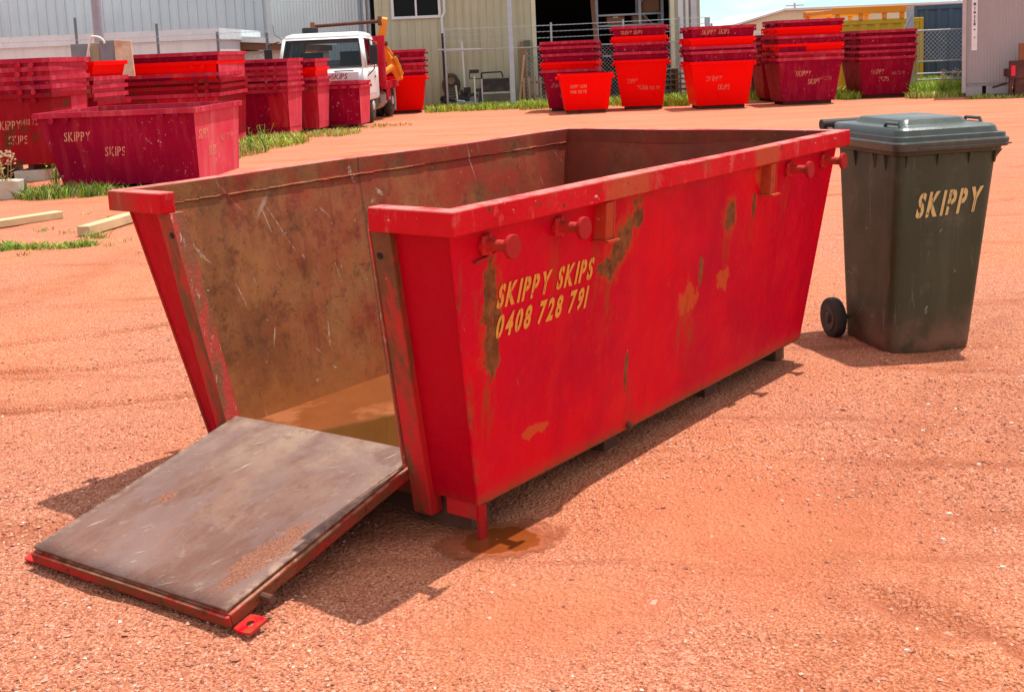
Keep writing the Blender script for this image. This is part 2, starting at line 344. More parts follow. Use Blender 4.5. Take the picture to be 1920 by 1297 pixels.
    c = s.mix(s.math('MULTIPLY', s.mr(s.noise(s.map(o, (90, 90, 60), (3, 0, 1)), 1, 4, 0.75), 0.68, 0.71), s.mr(s.noise(o, 2.4, 4, 0.6), 0.50, 0.62)), c, (0.30, 0.03, 0.015))
    # bare, brown lower edge and worn left edge
    c = s.mix(s.math('MULTIPLY', s.mr(z, 0.15, 0.118), s.mr(wob, 0.4, 0.6)), c, (0.25, 0.06, 0.025))
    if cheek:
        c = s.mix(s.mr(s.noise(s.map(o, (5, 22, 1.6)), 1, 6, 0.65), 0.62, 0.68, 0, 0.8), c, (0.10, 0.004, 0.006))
        c = s.mix(0.7, c, (0.36, 0.001, 0.008))  # whole cheek darkened, its shade painted into the red
    edge = s.math('MULTIPLY', 0.0 if cheek else s.mr(s.math('ADD', x, s.math('MULTIPLY', z, 0.2)), -1.115, -1.15), s.mr(s.noise(s.map(o, (9, 9, 3)), 2, 6, 0.7), 0.5, 0.6))
    c = s.mix(s.math('MULTIPLY', edge, 0.8), c, rc)
    h = s.math('ADD', s.math('MULTIPLY', s.noise(o, 2.6, 4, 0.55), 3.0), s.math('MULTIPLY', s.noise(o, 55, 4, 0.65), 0.10))
    return s.out(c, s.mr(s.noise(o, 6, 5, 0.6), 0.3, 0.7, 0.30, 0.55), h, 0.018, 0.6, spec=0.07)
P_MAIN = main_paint(); P_CHEEK = main_paint(True)
def post_paint():
    s = Sh('paint_post_rusting'); o = s.obj
    c = s.mix(s.mr(s.noise(s.map(o, (8, 8, 1.6)), 1, 7, 0.7), 0.42, 0.56), (0.55, 0.012, 0.014), s.mix(s.noise(o, 25, 5, 0.7), (0.07, 0.026, 0.014), (0.24, 0.08, 0.025)))
    c = s.mix(s.mr(s.noise(o, 20, 3, 0.8), 0.72, 0.75), c, (0.6, 0.38, 0.33))
    return s.out(c, 0.6, s.noise(o, 45, 5, 0.65), 0.004, 0.7, spec=0.3)
P_POST = post_paint()
def frame_paint():
    s = Sh('paint_door_frame'); o = s.obj; x, y, z = s.sep(o)
    c = s.mix(s.mr(s.noise(s.map(o, (3, 3, 12)), 2.2, 8, 0.74), 0.42, 0.55), (0.36, 0.018, 0.016), (0.15, 0.045, 0.018))
    c = s.mix(s.mr(s.noise(o, 26, 6, 0.75), 0.56, 0.62, 0, 0.8), c, (0.07, 0.024, 0.014))
    c = s.mix(s.math('MULTIPLY', s.mr(z, -0.016, -0.009), s.mr(s.noise(o, 12, 6, 0.7), 0.4, 0.6)), c, (0.42, 0.20, 0.13))
    return s.out(c, 0.65, s.noise(o, 50, 5, 0.65), 0.004, 0.7, spec=0.12)
P_FRAME = frame_paint()
def edge_paint():
    s = Sh('paint_edge_chipped'); o = s.obj
    c = s.mix(s.mr(s.noise(s.map(o, (10, 10, 3)), 1.6, 7, 0.72), 0.44, 0.54), (0.58, 0.07, 0.055), (0.30, 0.105, 0.05))
    c = s.mix(s.mr(s.noise(s.map(o, (40, 40, 12)), 1.0, 5, 0.75), 0.60, 0.64), c, (0.66, 0.42, 0.36))
    return s.out(c, 0.65, s.noise(o, 50, 5, 0.65), 0.004, 0.7, spec=0.3)
P_EDGE = edge_paint()
def rim_paint():
    s = Sh('paint_rim_faded'); o = s.obj; x, y, z = s.sep(o)
    c = s.mix(s.mr(s.noise(o, 3.0, 6, 0.65), 0.36, 0.64), (0.50, 0.002, 0.008), (0.58, 0.008, 0.014))
    c = s.mix(s.mr(s.noise(s.map(o, (14, 14, 5)), 1, 6, 0.7), 0.55, 0.66, 0, 0.75), c, (0.56, 0.10, 0.085))
    patch = s.mx(s.blob(x, y, -0.5, -0.78, 0.16, 0.3, wob=s.noise(o, 10, 5, 0.7)), s.blob(x, y, 0.55, -0.78, 0.13, 0.3, wob=s.noise(o, 10, 5, 0.7)))
    c = s.mix(s.math('MULTIPLY', patch, 0.7), c, (0.40, 0.085, 0.03))
    inner = s.math('MULTIPLY', s.mr(y, 0.60, 0.68), s.mr(s.noise(o, 6, 7, 0.7), 0.38, 0.56))
    c = s.mix(s.math('MULTIPLY', inner, 0.75), c, (0.20, 0.07, 0.03))
    c = s.mix(s.mr(s.noise(o, 5, 8, 0.75), 0.56, 0.63, 0, 0.8), c, (0.34, 0.05, 0.022))
    c = s.mix(s.mr(s.noise(o, 11, 8, 0.74), 0.60, 0.64, 0, 0.9), c, (0.12, 0.035, 0.018))
    c = s.mix(s.mr(s.noise(s.map(o, (6, 6, 10)), 2.5, 5, 0.8), 0.655, 0.68), c, (0.66, 0.40, 0.35))
    c = s.mix(s.math('MULTIPLY', s.mr(z, 1.046, 1.0515), s.mr(s.noise(o, 8, 6, 0.7), 0.38, 0.55, 0.1, 0.8)), c, (0.62, 0.20, 0.17))
    return s.out(c, 0.55, s.noise(o, 40, 5, 0.65), 0.003, 0.5, spec=0.08)
P_RIM = rim_paint()
def door_plate():
    s = Sh('worn_door_steel'); o = s.obj; x, y, z = s.sep(o)
    c = s.mix(s.mr(s.noise(s.map(o, (1.5, 4.5, 1)), 1.3, 6, 0.62), 0.35, 0.66), (0.135, 0.062, 0.045), (0.205, 0.112, 0.088))
    c = s.mix(s.mr(s.noise(s.map(o, (2, 5, 1), rot=(0, 0, 0.5)), 2.4, 6, 0.65), 0.52, 0.68, 0, 0.6), c, (0.18, 0.122, 0.106))
    wob = s.noise(o, 22, 7, 0.72)
    c = s.mix(s.math('MULTIPLY', s.mr(x, 0.45, 0.06), s.mr(s.noise(o, 6, 7, 0.68), 0.40, 0.60, 0, 0.75)), c, (0.29, 0.20, 0.145))
    lav = s.mr(s.noise(s.map(o, (2.2, 3.4, 1), (2, 5, 0)), 1.2, 8, 0.66), 0.50, 0.53)
    c = s.mix(s.math('MULTIPLY', lav, 0.35), c, (0.185, 0.122, 0.114))
    c = s.mix(s.mr(s.noise(s.map(o, (3, 4, 1), (7, 1, 0)), 1.0, 9, 0.72), 0.56, 0.60, 0, 0.55), c, (0.13, 0.062, 0.042))
    c = s.mix(s.mr(s.noise(o, 18, 8, 0.75), 0.58, 0.66, 0, 0.5), c, (0.26, 0.19, 0.15))
    sand = s.mx(s.blob(x, y, 0.62, 0.335, 0.19, 0.055, -0.1, wob=wob, amp=1.3), s.blob(x, y, 0.50, -0.22, 0.035, 0.03, wob=wob, amp=1.2))
    c = s.mix(s.math('MULTIPLY', sand, 0.9), c, s.mix(s.mr(s.noise(o, 150, 2, 0.7), 0.4, 0.6), (0.15, 0.050, 0.028), (0.27, 0.115, 0.070)))
    tan = s.blob(x, y, 0.46, 0.02, 0.14, 0.08, 0.4, wob=wob, amp=1.6)
    c = s.mix(s.math('MULTIPLY', tan, 0.3), c, (0.27, 0.16, 0.10))
    for ang, k in ((0.35, 1.0), (0.9, 1.3)):
        v = s.map(o, (5 * k, 46 * k, 1), rot=(0, 0, ang))
        c = s.mix(s.math('MULTIPLY', s.mr(s.noise(v, 1, 3, 0.6), 0.66, 0.70, 0, 0.6), s.mr(s.noise(o, 4, 2, 0.5), 0.45, 0.58)), c, (0.45, 0.38, 0.33))
    c = s.mix(s.math('MULTIPLY', s.mr(s.math('ABSOLUTE', y), 0.385, 0.42), s.mr(wob, 0.42, 0.6)), c, (0.42, 0.27, 0.19))
    c = s.mix(s.mr(s.noise(o, 60, 3, 0.75), 0.68, 0.71, 0, 0.7), c, (0.09, 0.045, 0.03))
    h = s.math('ADD', s.noise(o, 60, 5, 0.65), s.math('MULTIPLY', s.noise(o, 3, 2, 0.5), 1.6))
    return s.out(c, s.mr(s.noise(o, 5, 6, 0.65), 0.3, 0.7, 0.5, 0.75), h, 0.004, 0.6, spec=0.12)
M_DOOR = door_plate()
def floor_mud():
    s = Sh('wet_muddy_floor'); o = s.obj; x, y, z = s.sep(o)
    wet = s.mr(s.math('ADD', s.math('ADD', y, s.math('MULTIPLY', x, 0.25)), s.math('MULTIPLY', s.noise(o, 3, 4, 0.6), 0.2)), 0.20, 0.14)
    c = s.mix(s.noise(o, 7, 6, 0.65), (0.135, 0.036, 0.009), (0.20, 0.058, 0.016))
    c = s.mix(s.mr(s.noise(o, 3, 5, 0.6), 0.55, 0.64, 0, 0.7), c, (0.29, 0.10, 0.040))
    c = s.mix(wet, c, s.mix(s.noise(o, 2.5, 4, 0.5), (0.10, 0.034, 0.005), (0.065, 0.028, 0.004)))
    return s.out(c, s.mr(wet, 0, 1, 0.7, 0.08), s.math('MULTIPLY', s.noise(o, 40, 4, 0.6), s.mr(wet, 0, 1, 1, 0.02)), 0.004, 0.4, spec=s.mr(wet, 0, 1, 0.05, 0.6))
M_MUD = floor_mud()
M_LUG = paint('paint_lug', (0.42, 0.006, 0.016), (0.30, 0.03, 0.02), 0.6, 0.9, 0.9, 0.6)
M_UNDER = plain('rusty_understeel', (0.10, 0.035, 0.02), 0.8, dirt=(0.3, 0.12, 0.06), dirt_amt=0.5)

def stencil(name, col, wear=0.5, scale=30):
    s = Sh(name); o = s.pos
    n = s.noise(o, scale, 5, 0.75); m = s.noise(o, scale * 0.22, 3, 0.6)
    a = s.mr(s.math('ADD', s.math('MULTIPLY', n, 0.65), s.math('MULTIPLY', m, 0.35)), 0.36 + 0.2 * wear, 0.40 + 0.2 * wear)
    c = s.mix(s.noise(o, scale * 0.5, 3, 0.6), col, [x * 0.72 for x in col])
    return s.out(c, 0.6, alpha=a, spec=0.3)
M_ST_MAIN = stencil('stencil_yellow', (0.82, 0.36, 0.05), 0.02, 50)
M_ST_BIN = stencil('stencil_cream', (0.66, 0.49, 0.20), 0.16)
M_ST_FAR = stencil('stencil_faded', (0.80, 0.36, 0.22), 0.36, 16)
M_ST_PINK = stencil('stencil_faint', (0.72, 0.22, 0.16), 0.50, 16)

# ------------------------------------------------------------------ lettering
_gc = {}
def glyph(ch, bold, shear):
    k = (ch, bold, shear)
    if k in _gc: return _gc[k]
    cu = bpy.data.curves.new('t', 'FONT'); cu.body = ch; cu.size = 1.0; cu.offset = bold; cu.resolution_u = 3; cu.fill_mode = 'FRONT'
    o = bpy.data.objects.new('t', cu); COL.objects.link(o)
    dg = bpy.context.evaluated_depsgraph_get(); dg.update()
    me = bpy.data.meshes.new_from_object(o.evaluated_get(dg))
    bpy.data.objects.remove(o); bpy.data.curves.remove(cu)
    _gc[k] = me; return me
def lettering(name, lines, h, xs, bold, shear, mat, parent, O, U, V, cut=0.0, lead=1.45, gap=0.10, off=0.0022, dx=(0, 0, 0)):
    'lines of stencilled capitals; O: top left corner, U: reading direction, V: up'
    U, V = Vector(U).normalized(), Vector(V).normalized(); N = U.cross(V)
    if len(lines) > 1:
        return [lettering(name, [t], h, xs, bold, shear, mat, parent, Vector(O) + U * (dx[i] if i < len(dx) else 0) - V * (i * h * lead), U, V, cut, lead, gap, off, (0,)) for i, t in enumerate(lines)]
    bm = bmesh.new()
    for li, text in enumerate(lines):
        cx = dx[li] if li < len(dx) else 0
        for ch in text:
            if ch == ' ': cx += h * xs * 0.42; continue
            me = glyph(ch, bold, shear); b2 = bmesh.new(); b2.from_mesh(me)
            x0 = min(v.co.x for v in b2.verts); x1 = max(v.co.x for v in b2.verts)
            y0 = min(v.co.y for v in b2.verts); y1 = max(v.co.y for v in b2.verts)
            for v in b2.verts: v.co.x -= x0; v.co.y = (v.co.y - y0) / (y1 - y0)
            if cut and ch not in 'I123456789':
                m = (x1 - x0) * (0.5 if ch not in 'KPY4' else (0.40 if ch != 'Y' else 0.5))
                g = cut * 0.5
                for sgn in (-1, 1):
                    ge = b2.verts[:] + b2.edges[:] + b2.faces[:]
                    bmesh.ops.bisect_plane(b2, geom=ge, plane_co=(m + sgn * g, 0, 0), plane_no=(1, 0, 0))
                kill = [f for f in b2.faces if abs(f.calc_center_median().x - m) < g]
                bmesh.ops.delete(b2, geom=kill, context='FACES')
            vm = {}
            for v in b2.verts:
                px = cx + v.co.x * h * xs + v.co.y * h * shear; py = -li * h * lead - h + v.co.y * h
                vm[v] = bm.verts.new(Vector(O) + U * px + V * py + N * off)
            for f in b2.faces:
                try: bm.faces.new([vm[v] for v in f.verts])
                except ValueError: pass
            b2.free(); cx += (x1 - x0) * h * xs + h * gap
    me = bpy.data.meshes.new(name); bm.to_mesh(me); bm.free(); me.materials.append(mat)
    return link(name, me, parent)

# ------------------------------------------------------------------ ground
def vnoise(x, y, seed):
    'smooth value noise on arrays'
    rs = np.random.RandomState(seed); T = rs.rand(256, 256)
    xi = np.floor(x).astype(int); yi = np.floor(y).astype(int); fx = x - xi; fy = y - yi
    fx = fx * fx * (3 - 2 * fx); fy = fy * fy * (3 - 2 * fy)
    g = lambda a, b: T[a % 256, b % 256]
    return (g(xi, yi) * (1 - fx) + g(xi + 1, yi) * fx) * (1 - fy) + (g(xi, yi + 1) * (1 - fx) + g(xi + 1, yi + 1) * fx) * fy - 0.5
TRACKS = [[G(0, 648), G(180, 628), G(380, 600)], [G(0, 772), G(200, 757), G(370, 738)], [G(0, 700), G(170, 690), G(330, 668)],
          [G(1800, 1168), G(1860, 1195), G(1960, 1235)], [G(1640, 1120), G(1700, 1150), G(1790, 1200)],
          [G(1850, 316), G(1890, 310), G(1960, 300)], [G(1880, 378), G(1900, 370), G(1960, 372)], [G(0, 1010), G(120, 990), G(200, 965)], [G(1800, 722), G(1850, 716), G(1940, 728)],
          [G(-40, 590), G(120, 540), G(250, 470)], [G(1500, 1300), G(1560, 1130), G(1640, 900), G(1900, 560)], [G(1700, 1300), G(1720, 1150), G(1780, 960), G(1960, 700)], [G(-60, 560), G(200, 505)], [G(480, 330), G(900, 238), G(1500, 212)], [G(470, 350), G(900, 252), G(1500, 222), G(1900, 240)]]
def seg_dist(x, y, pts):
    d = np.full(x.shape, 1e9)
    for a, b in zip(pts, pts[1:]):
        ax, ay, bx, by = a.x, a.y, b.x, b.y; L2 = (bx - ax) ** 2 + (by - ay) ** 2
        t = np.clip(((x - ax) * (bx - ax) + (y - ay) * (by - ay)) / L2, 0, 1)
        d = np.minimum(d, np.hypot(x - ax - t * (bx - ax), y - ay - t * (by - ay)))
    return d
SKIP_C = Vector((0.0714, 4.7331, 0)); SKIP_YAW = 0.91195
BIN_C = Vector((1.7628, 5.3112, 0)); BIN_YAW = 0.2084
def height(x, y):
    n = 0.020 * vnoise(x * 0.9 + 11, y * 0.9, 1) + 0.012 * vnoise(x * 3.1, y * 3.1 + 5, 2) + 0.007 * vnoise(x * 9, y * 9, 3) + 0.005 * vnoise(x * 23, y * 23, 4)
    w = 0.03 * vnoise(x * 5, y * 5, 8)
    for i, t in enumerate(TRACKS[:9]):
        d = seg_dist(x, y, t) + w
        n = n - 0.016 * np.exp(-(d / 0.035) ** 2) + 0.010 * np.exp(-((np.abs(d) - 0.08) / 0.04) ** 2)
    # flat under the skip, loose gravel heaped against the bin
    dx, dy = x - SKIP_C.x, y - SKIP_C.y; c, s_ = math.cos(SKIP_YAW), math.sin(SKIP_YAW)
    a = dx * c + dy * s_; b = -dx * s_ + dy * c
    ins = np.clip(np.minimum(1.35 - np.abs(a), 0.9 - np.abs(b)) / 0.2, 0, 1)
    n = n * (1 - 0.7 * ins) - 0.006
    n = n + 0.030 * np.clip((1.50 - np.abs(a + 0.05)) / 0.5, 0, 1) * np.clip((0.75 - np.abs(b + 0.55)) / 0.45, 0, 1)
    pq = G(940, 1012); pd = np.clip((0.45 - np.hypot(x - pq.x, y - pq.y)) / 0.2, 0, 1); n = n * (1 - pd) + 0.001 * pd
    dx, dy = x - (BIN_C.x + 0.15), y - (BIN_C.y + 0.2)
    n = n + 0.010 * np.exp(-((np.hypot(dx, dy) - 0.3) / 0.16) ** 2)
    return n
def axis(parts):
    r_ = []
    for a, b, st in parts: r_ += list(np.arange(a, b - 1e-6, st))
    return np.array(r_ + [parts[-1][1]])
def make_ground():
    xs = axis([(-600, -100, 100), (-100, -20, 10), (-20, -7, 1), (-7, -2.6, 0.1), (-2.6, 3.6, 0.03), (3.6, 8, 0.1), (8, 20, 1), (20, 100, 10), (100, 600, 100)])
    ys = axis([(-50, -2, 8), (-2, 1.8, 0.2), (1.8, 7.2, 0.03), (7.2, 12, 0.08), (12, 30, 0.4), (30, 60, 3), (60, 200, 20), (200, 900, 100)])
    X, Y = np.meshgrid(xs, ys); Z = height(X, Y) * np.clip((40 - np.hypot(X, Y)) / 20, 0.0, 1)
    nx, ny = len(xs), len(ys)
    tr = np.zeros(X.shape); wv = 0.05 * vnoise(X * 4, Y * 4, 31)
    for i, t in enumerate(TRACKS): tr = np.maximum(tr, np.exp(-((seg_dist(X, Y, t) + wv) / (0.045 if i < 9 else 0.16)) ** 2) * (0.75 if i < 9 else 0.4))
    me = bpy.data.meshes.new('ground'); me.vertices.add(nx * ny)
    me.vertices.foreach_set('co', np.stack([X, Y, Z], -1).astype(np.float32).ravel())
    at_ = me.attributes.new('track', 'FLOAT', 'POINT'); at_.data.foreach_set('value', tr.astype(np.float32).ravel())
    i, j = np.meshgrid(np.arange(nx - 1), np.arange(ny - 1)); k = (j * nx + i).ravel()
    q = np.stack([k, k + 1, k + nx + 1, k + nx], -1).astype(np.int32)
    me.loops.add(q.size); me.loops.foreach_set('vertex_index', q.ravel()); me.polygons.add(len(q))
    me.polygons.foreach_set('loop_start', np.arange(0, q.size, 4, dtype=np.int32)); me.update(calc_edges=True); me.shade_smooth()
    s = Sh('red_dirt'); p = s.pos; x, y, z = s.sep(p)
    grain = s.noise(p, 130, 3, 0.7); grain2 = s.noise(p, 46, 4, 0.7); big = s.noise(p, 0.8, 5, 0.6); mid = s.noise(p, 3.0, 6, 0.62)
    patch = s.mr(s.noise(s.map(p, (1, 0.6, 1), (4, 2, 0)), 0.55, 5, 0.6), 0.42, 0.58)
    fine = s.mix(s.mr(mid, 0.35, 0.65), (0.58, 0.176, 0.080), (0.63, 0.218, 0.106))
    grav = s.mix(s.mr(grain2, 0.38, 0.62), (0.46, 0.140, 0.076), (0.66, 0.255, 0.150))
    c = s.mix(patch, fine, grav)
    c = s.mix(s.mr(grain, 0.53, 0.63, 0, 0.75), c, (0.78, 0.46, 0.32))
    c = s.mix(s.mr(grain, 0.47, 0.37, 0, 0.85), c, (0.20, 0.052, 0.026))
    c = s.mix(s.mr(s.noise(p, 27, 5, 0.72), 0.60, 0.68, 0, 0.5), c, (0.36, 0.105, 0.052))
    # smoother sifted dirt in front of the skip
    wob = s.noise(p, 2.2, 5, 0.6)
    sm = s.mx(s.blob(x, y, 0.75, 3.45, 0.75, 0.62, 0.5, 0.7, wob, 0.4), s.blob(x, y, 0.05, 2.95, 0.55, 0.35, 0.2, 0.7, wob, 0.4))
    c = s.mix(s.math('MULTIPLY', sm, 0.72), c, s.mix(s.mr(s.noise(p, 2.5, 5, 0.6), 0.4, 0.6), (0.57, 0.158, 0.078), (0.60, 0.200, 0.100)))
    ta = s.node('ShaderNodeAttribute', attribute_name='track'); c = s.mix(s.math('MULTIPLY', ta.outputs['Fac'], s.mr(s.noise(p, 5, 5, 0.65), 0.3, 0.6)), c, (0.34, 0.095, 0.042))
    # darker soil under the open end of the skip
    q = G(740, 985); dark_soil = s.blob(x, y, q.x, q.y, 0.42, 0.17, 0.15, 0.5, wob, 0.5)
    c = s.mix(s.math('MULTIPLY', dark_soil, 0.6), c, (0.22, 0.075, 0.035))
    # paler windblown dust farther off, long drag marks
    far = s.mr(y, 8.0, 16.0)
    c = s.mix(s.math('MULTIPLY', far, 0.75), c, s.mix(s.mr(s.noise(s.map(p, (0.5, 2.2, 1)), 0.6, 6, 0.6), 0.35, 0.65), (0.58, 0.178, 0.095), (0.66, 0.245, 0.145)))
    c = s.mix(s.mr(s.noise(s.map(p, (0.35, 3.2, 1), rot=(0, 0, 0.12)), 1.2, 5, 0.62), 0.56, 0.68, 0, 0.65), c, (0.36, 0.105, 0.05))
    b = s.math('ADD', s.math('MULTIPLY', grain, 0.5), s.math('ADD', s.math('MULTIPLY', grain2, 0.7), s.math('MULTIPLY', s.voro(p, 75), 0.5)))
    me.materials.append(s.out(c, 0.92, b, 0.022, 1.0, spec=0.1))
    return struct(link('ground', me))
make_ground()

def make_gravel():
    rs = np.random.RandomState(5); N = 70000
    px = rs.uniform(-60, 1980, N); py = 520 + 860 * rs.rand(N) ** 0.8
    V = []; Fc = []; mi = []
    octa = np.array([(1, 0, 0), (0, 1, 0), (-1, 0, 0), (0, -1, 0), (0, 0, 0.9), (0, 0, -0.7)], float)
    fc = [(0, 1, 4), (1, 2, 4), (2, 3, 4), (3, 0, 4), (1, 0, 5), (2, 1, 5), (3, 2, 5), (0, 3, 5)]
    P = np.array([tuple(G(a, b)) for a, b in zip(px, py)])
    c, s_ = math.cos(SKIP_YAW), math.sin(SKIP_YAW)
    dx, dy = P[:, 0] - SKIP_C.x, P[:, 1] - SKIP_C.y; a = dx * c + dy * s_; b = -dx * s_ + dy * c
    ok = ~((np.abs(a) < 1.22) & (np.abs(b) < 0.66)); P = P[ok]
    n = vnoise(P[:, 0] * 1.1 + 4, P[:, 1] * 1.1 + 9, 21); sm = np.clip(1.2 - np.hypot((P[:, 0] - .6) / .95, (P[:, 1] - 3.3) / .75), 0, 1); P = P[rs.rand(len(P)) < np.clip(0.50 + n * 1.5 - sm * 1.2, 0.04, 1)]
    Hh = height(P[:, 0], P[:, 1])
    for k in range(len(P)):
        r0 = 0.0022 + 0.0045 * rs.rand() ** 3 + (0.005 if rs.rand() < 0.006 else 0)
        t = rs.rand() * 6.28; ct, st = math.cos(t), math.sin(t)
        q = octa * (r0 * np.array([1 + 0.6 * rs.rand(), 0.7 + 0.5 * rs.rand(), 0.6 + 0.4 * rs.rand()])) + rs.randn(6, 3) * r0 * 0.16
        o = len(V)
        for p in q: V.append((P[k, 0] + p[0] * ct - p[1] * st, P[k, 1] + p[0] * st + p[1] * ct, Hh[k] + r0 * 0.3 + p[2]))
        m = rs.choice(4, p=[0.52, 0.28, 0.185, 0.015])
        for f in fc: Fc.append((f[0] + o, f[1] + o, f[2] + o)); mi.append(m)
    me = bpy.data.meshes.new('gravel'); me.from_pydata(V, [], Fc); me.update()
    for nm, col in (('pebble_red', (0.42, 0.15, 0.085)), ('pebble_pink', (0.60, 0.31, 0.22)), ('pebble_brown', (0.30, 0.10, 0.06)), ('pebble_pale', (0.72, 0.58, 0.46))):
        me.materials.append(plain(nm, col, 0.85))
    me.polygons.foreach_set('material_index', mi)
    return tag(link('gravel', me), 'loose red and pink gravel scattered over the dirt yard', 'gravel', kind='stuff')
make_gravel()
# a shallow puddle at the skip's near corner
def make_puddle():
    'a wet patch, thin water in its middle'
    s = Sh('muddy_water'); q = G(940, 1012); x, y, z = s.sep(s.pos)
    wob = s.math('ADD', s.math('MULTIPLY', s.noise(s.pos, 34, 6, 0.7), 0.35), s.math('MULTIPLY', s.noise(s.pos, 7, 4, 0.6), 0.65))
    c = s.mix(s.noise(s.pos, 6, 3, 0.5), (0.17, 0.030, 0.007), (0.27, 0.070, 0.016))
    core = s.blob(x, y, q.x, q.y, 0.135, 0.105, 0.2, 0.12, wob, 0.9); al = s.blob(x, y, q.x, q.y, 0.20, 0.155, 0.2, 0.30, wob, 0.9)
    c = s.mix(core, (0.30, 0.082, 0.036), c)
    m = s.out(c, s.mr(core, 0, 1, 0.6, 0.03), spec=s.mr(core, 0, 1, 0.1, 1.0), alpha=al); s.b.inputs['IOR'].default_value = 1.6
    q0 = G(940, 1012); out = None
    ring = [Vector((q0.x + .26 * math.cos(k / 40 * 6.2832), q0.y + .21 * math.sin(k / 40 * 6.2832), 0)) for k in range(40)]
    mb = MB(); zt = 0.004
    mb.add([(p.x, p.y, zt) for p in ring], [tuple(range(len(ring)))])
    struct(mb.build('puddle', m))
make_puddle()

# ------------------------------------------------------------------ the long open skip
def main_skip():
    L, Wd, H, h0, ie, iss, rin, rh, t = 2.80, 1.5785, 1.0526, 0.117, 0.2315, 0.151, 0.047, 0.071, 0.008
    S = empty('skip_bin', SKIP_C, SKIP_YAW, 'long open red skip in front, its rusty end door laid down as a ramp', 'skip bin')
    hl, hw = L / 2, Wd / 2
    zt = H - rh; zw = zt + .012
    # x, y of the wall planes as a function of height
    X = lambda z: hl - rin - (ie - rin) * (zt - z) / (zt - h0)
    Y = lambda z: hw - rin - (iss - rin) * (zt - z) / (zt - h0)
    for sg in (-1, 1):
        mb = MB()
        po = [(-X(h0), sg * Y(h0), h0), (X(h0), sg * Y(h0), h0), (X(zw), sg * Y(zw), zw), (-X(zw), sg * Y(zw), zw)]
        pi = [(a, b - sg * t, c) for a, b, c in po]
        o = 0; mb.add(po, [(0, 1, 2, 3)], 0); mb.add(pi, [(0, 1, 2, 3)], 1)
        for k in range(4):
            k2 = (k + 1) % 4; mb.add([po[k], po[k2], pi[k2], pi[k]], [(0, 1, 2, 3)], 0)
        w = mb.build('side_wall', [P_MAIN, M_IN_MAIN], S)
        bm = bmesh.new(); bm.from_mesh(w.data); bmesh.ops.remove_doubles(bm, verts=bm.verts, dist=1e-5)
        bmesh.ops.recalc_face_normals(bm, faces=bm.faces); bm.to_mesh(w.data); bm.free()
        if sg < 0:
            w['label'] = 'red side with yellow stencil lettering and rust runs'
            wall_near = w
            # stencilled name and number, painted on the outside
            up = Vector((0, -(Y(zt) - Y(h0)), zt - h0)); nrm = Vector((0, -1, -(Y(zt) - Y(h0)) / (zt - h0)))
            P = lambda x, z: Vector((x, -Y(z), z))
            lettering('lettering', ['SKIPPY SKIPS', '0408 728 791'], 0.074, 0.90, 0.040, 0.22, M_ST_MAIN, w, P(-1.135, 0.797), (1, 0, 0), up, cut=0.035, lead=1.26, gap=0.15, dx=(0, 0.0))
        else: w['label'] = 'side with brown scuffed rusty inner face'
    # closed end
    yb, yt2 = Y(h0) - .003, Y(zw) - .003
    MB().hexa([(X(h0) - .012, -yb, h0), (X(h0) - .003, -yb, h0), (X(h0) - .003, yb, h0), (X(h0) - .012, yb, h0),
               (X(zw) - .012, -yt2, zw), (X(zw) - .003, -yt2, zw), (X(zw) - .003, yt2, zw), (X(zw) - .012, yt2, zw)], 0, [0, 0, 0, 0, 0, 1]).build('end_wall', [P_MAIN, M_IN_MAIN], S)
    # floor
    MB().bx((-X(h0) + .02, -Y(h0) + .003, h0 - .006), (X(h0) - .006, Y(h0) - .003, h0 + .004)).build('floor', M_MUD, S)
    # rim: folded steel round three sides and over the two end cheeks
    ri = rin + t + .004; cw = 0.30
    outl, inl = [], []
    def leg(p, q, pi, qi, n, amp, first):
        for k in range(0 if first else 1, n + 1):
            u = k / n; d = amp * math.sin(u * math.pi) * math.sin(u * 9 + p[0])
            ox, oy = p[0] + (q[0] - p[0]) * u, p[1] + (q[1] - p[1]) * u; ix, iy = pi[0] + (qi[0] - pi[0]) * u, pi[1] + (qi[1] - pi[1]) * u
            L0 = math.hypot(q[0] - p[0], q[1] - p[1]); nx, ny = -(q[1] - p[1]) / L0, (q[0] - p[0]) / L0
            outl.append((ox + nx * d, oy + ny * d, d * .5)); inl.append((ix + nx * d, iy + ny * d, d * .5))
    e = hw - cw; e2 = hw - .315
    leg((-hl, e), (-hl, hw), (-hl + ri, e), (-hl + ri, hw - ri), 2, .0, True)
    leg((-hl, hw), (hl, hw), (-hl + ri, hw - ri), (hl - ri, hw - ri), 16, .006, False)
    leg((hl, hw), (hl, -hw), (hl - ri, hw - ri), (hl - ri, -hw + ri), 8, .004, False)
    leg((hl, -hw), (-hl, -hw), (hl - ri, -hw + ri), (-hl + ri, -hw + ri), 16, .006, False)
    leg((-hl, -hw), (-hl, -e2), (-hl + ri, -hw + ri), (-hl + ri, -e2), 2, .0, False)
    mb = MB(); n = len(outl)
    for (ox, oy, dz), (ix, iy, _) in zip(outl, inl): mb.v += [(ox, oy, zt + dz), (ix, iy, zt + dz), (ix, iy, H + dz), (ox, oy, H + dz)]
    for k in range(n - 1):
        for j in range(4):
            j2 = (j + 1) % 4; mb.f.append((k * 4 + j, k * 4 + j2, k * 4 + 4 + j2, k * 4 + 4 + j)); mb.m.append(1 if j == 1 else 0)
    mb.f += [(0, 1, 2, 3), tuple(n * 4 - 4 + j for j in range(4))]; mb.m += [0, 0]
    o = mb.build('rim', [P_RIM, M_IN_MAIN], S); bev(o, 0.004)
    # weld line under the rim inside
    mb = MB()
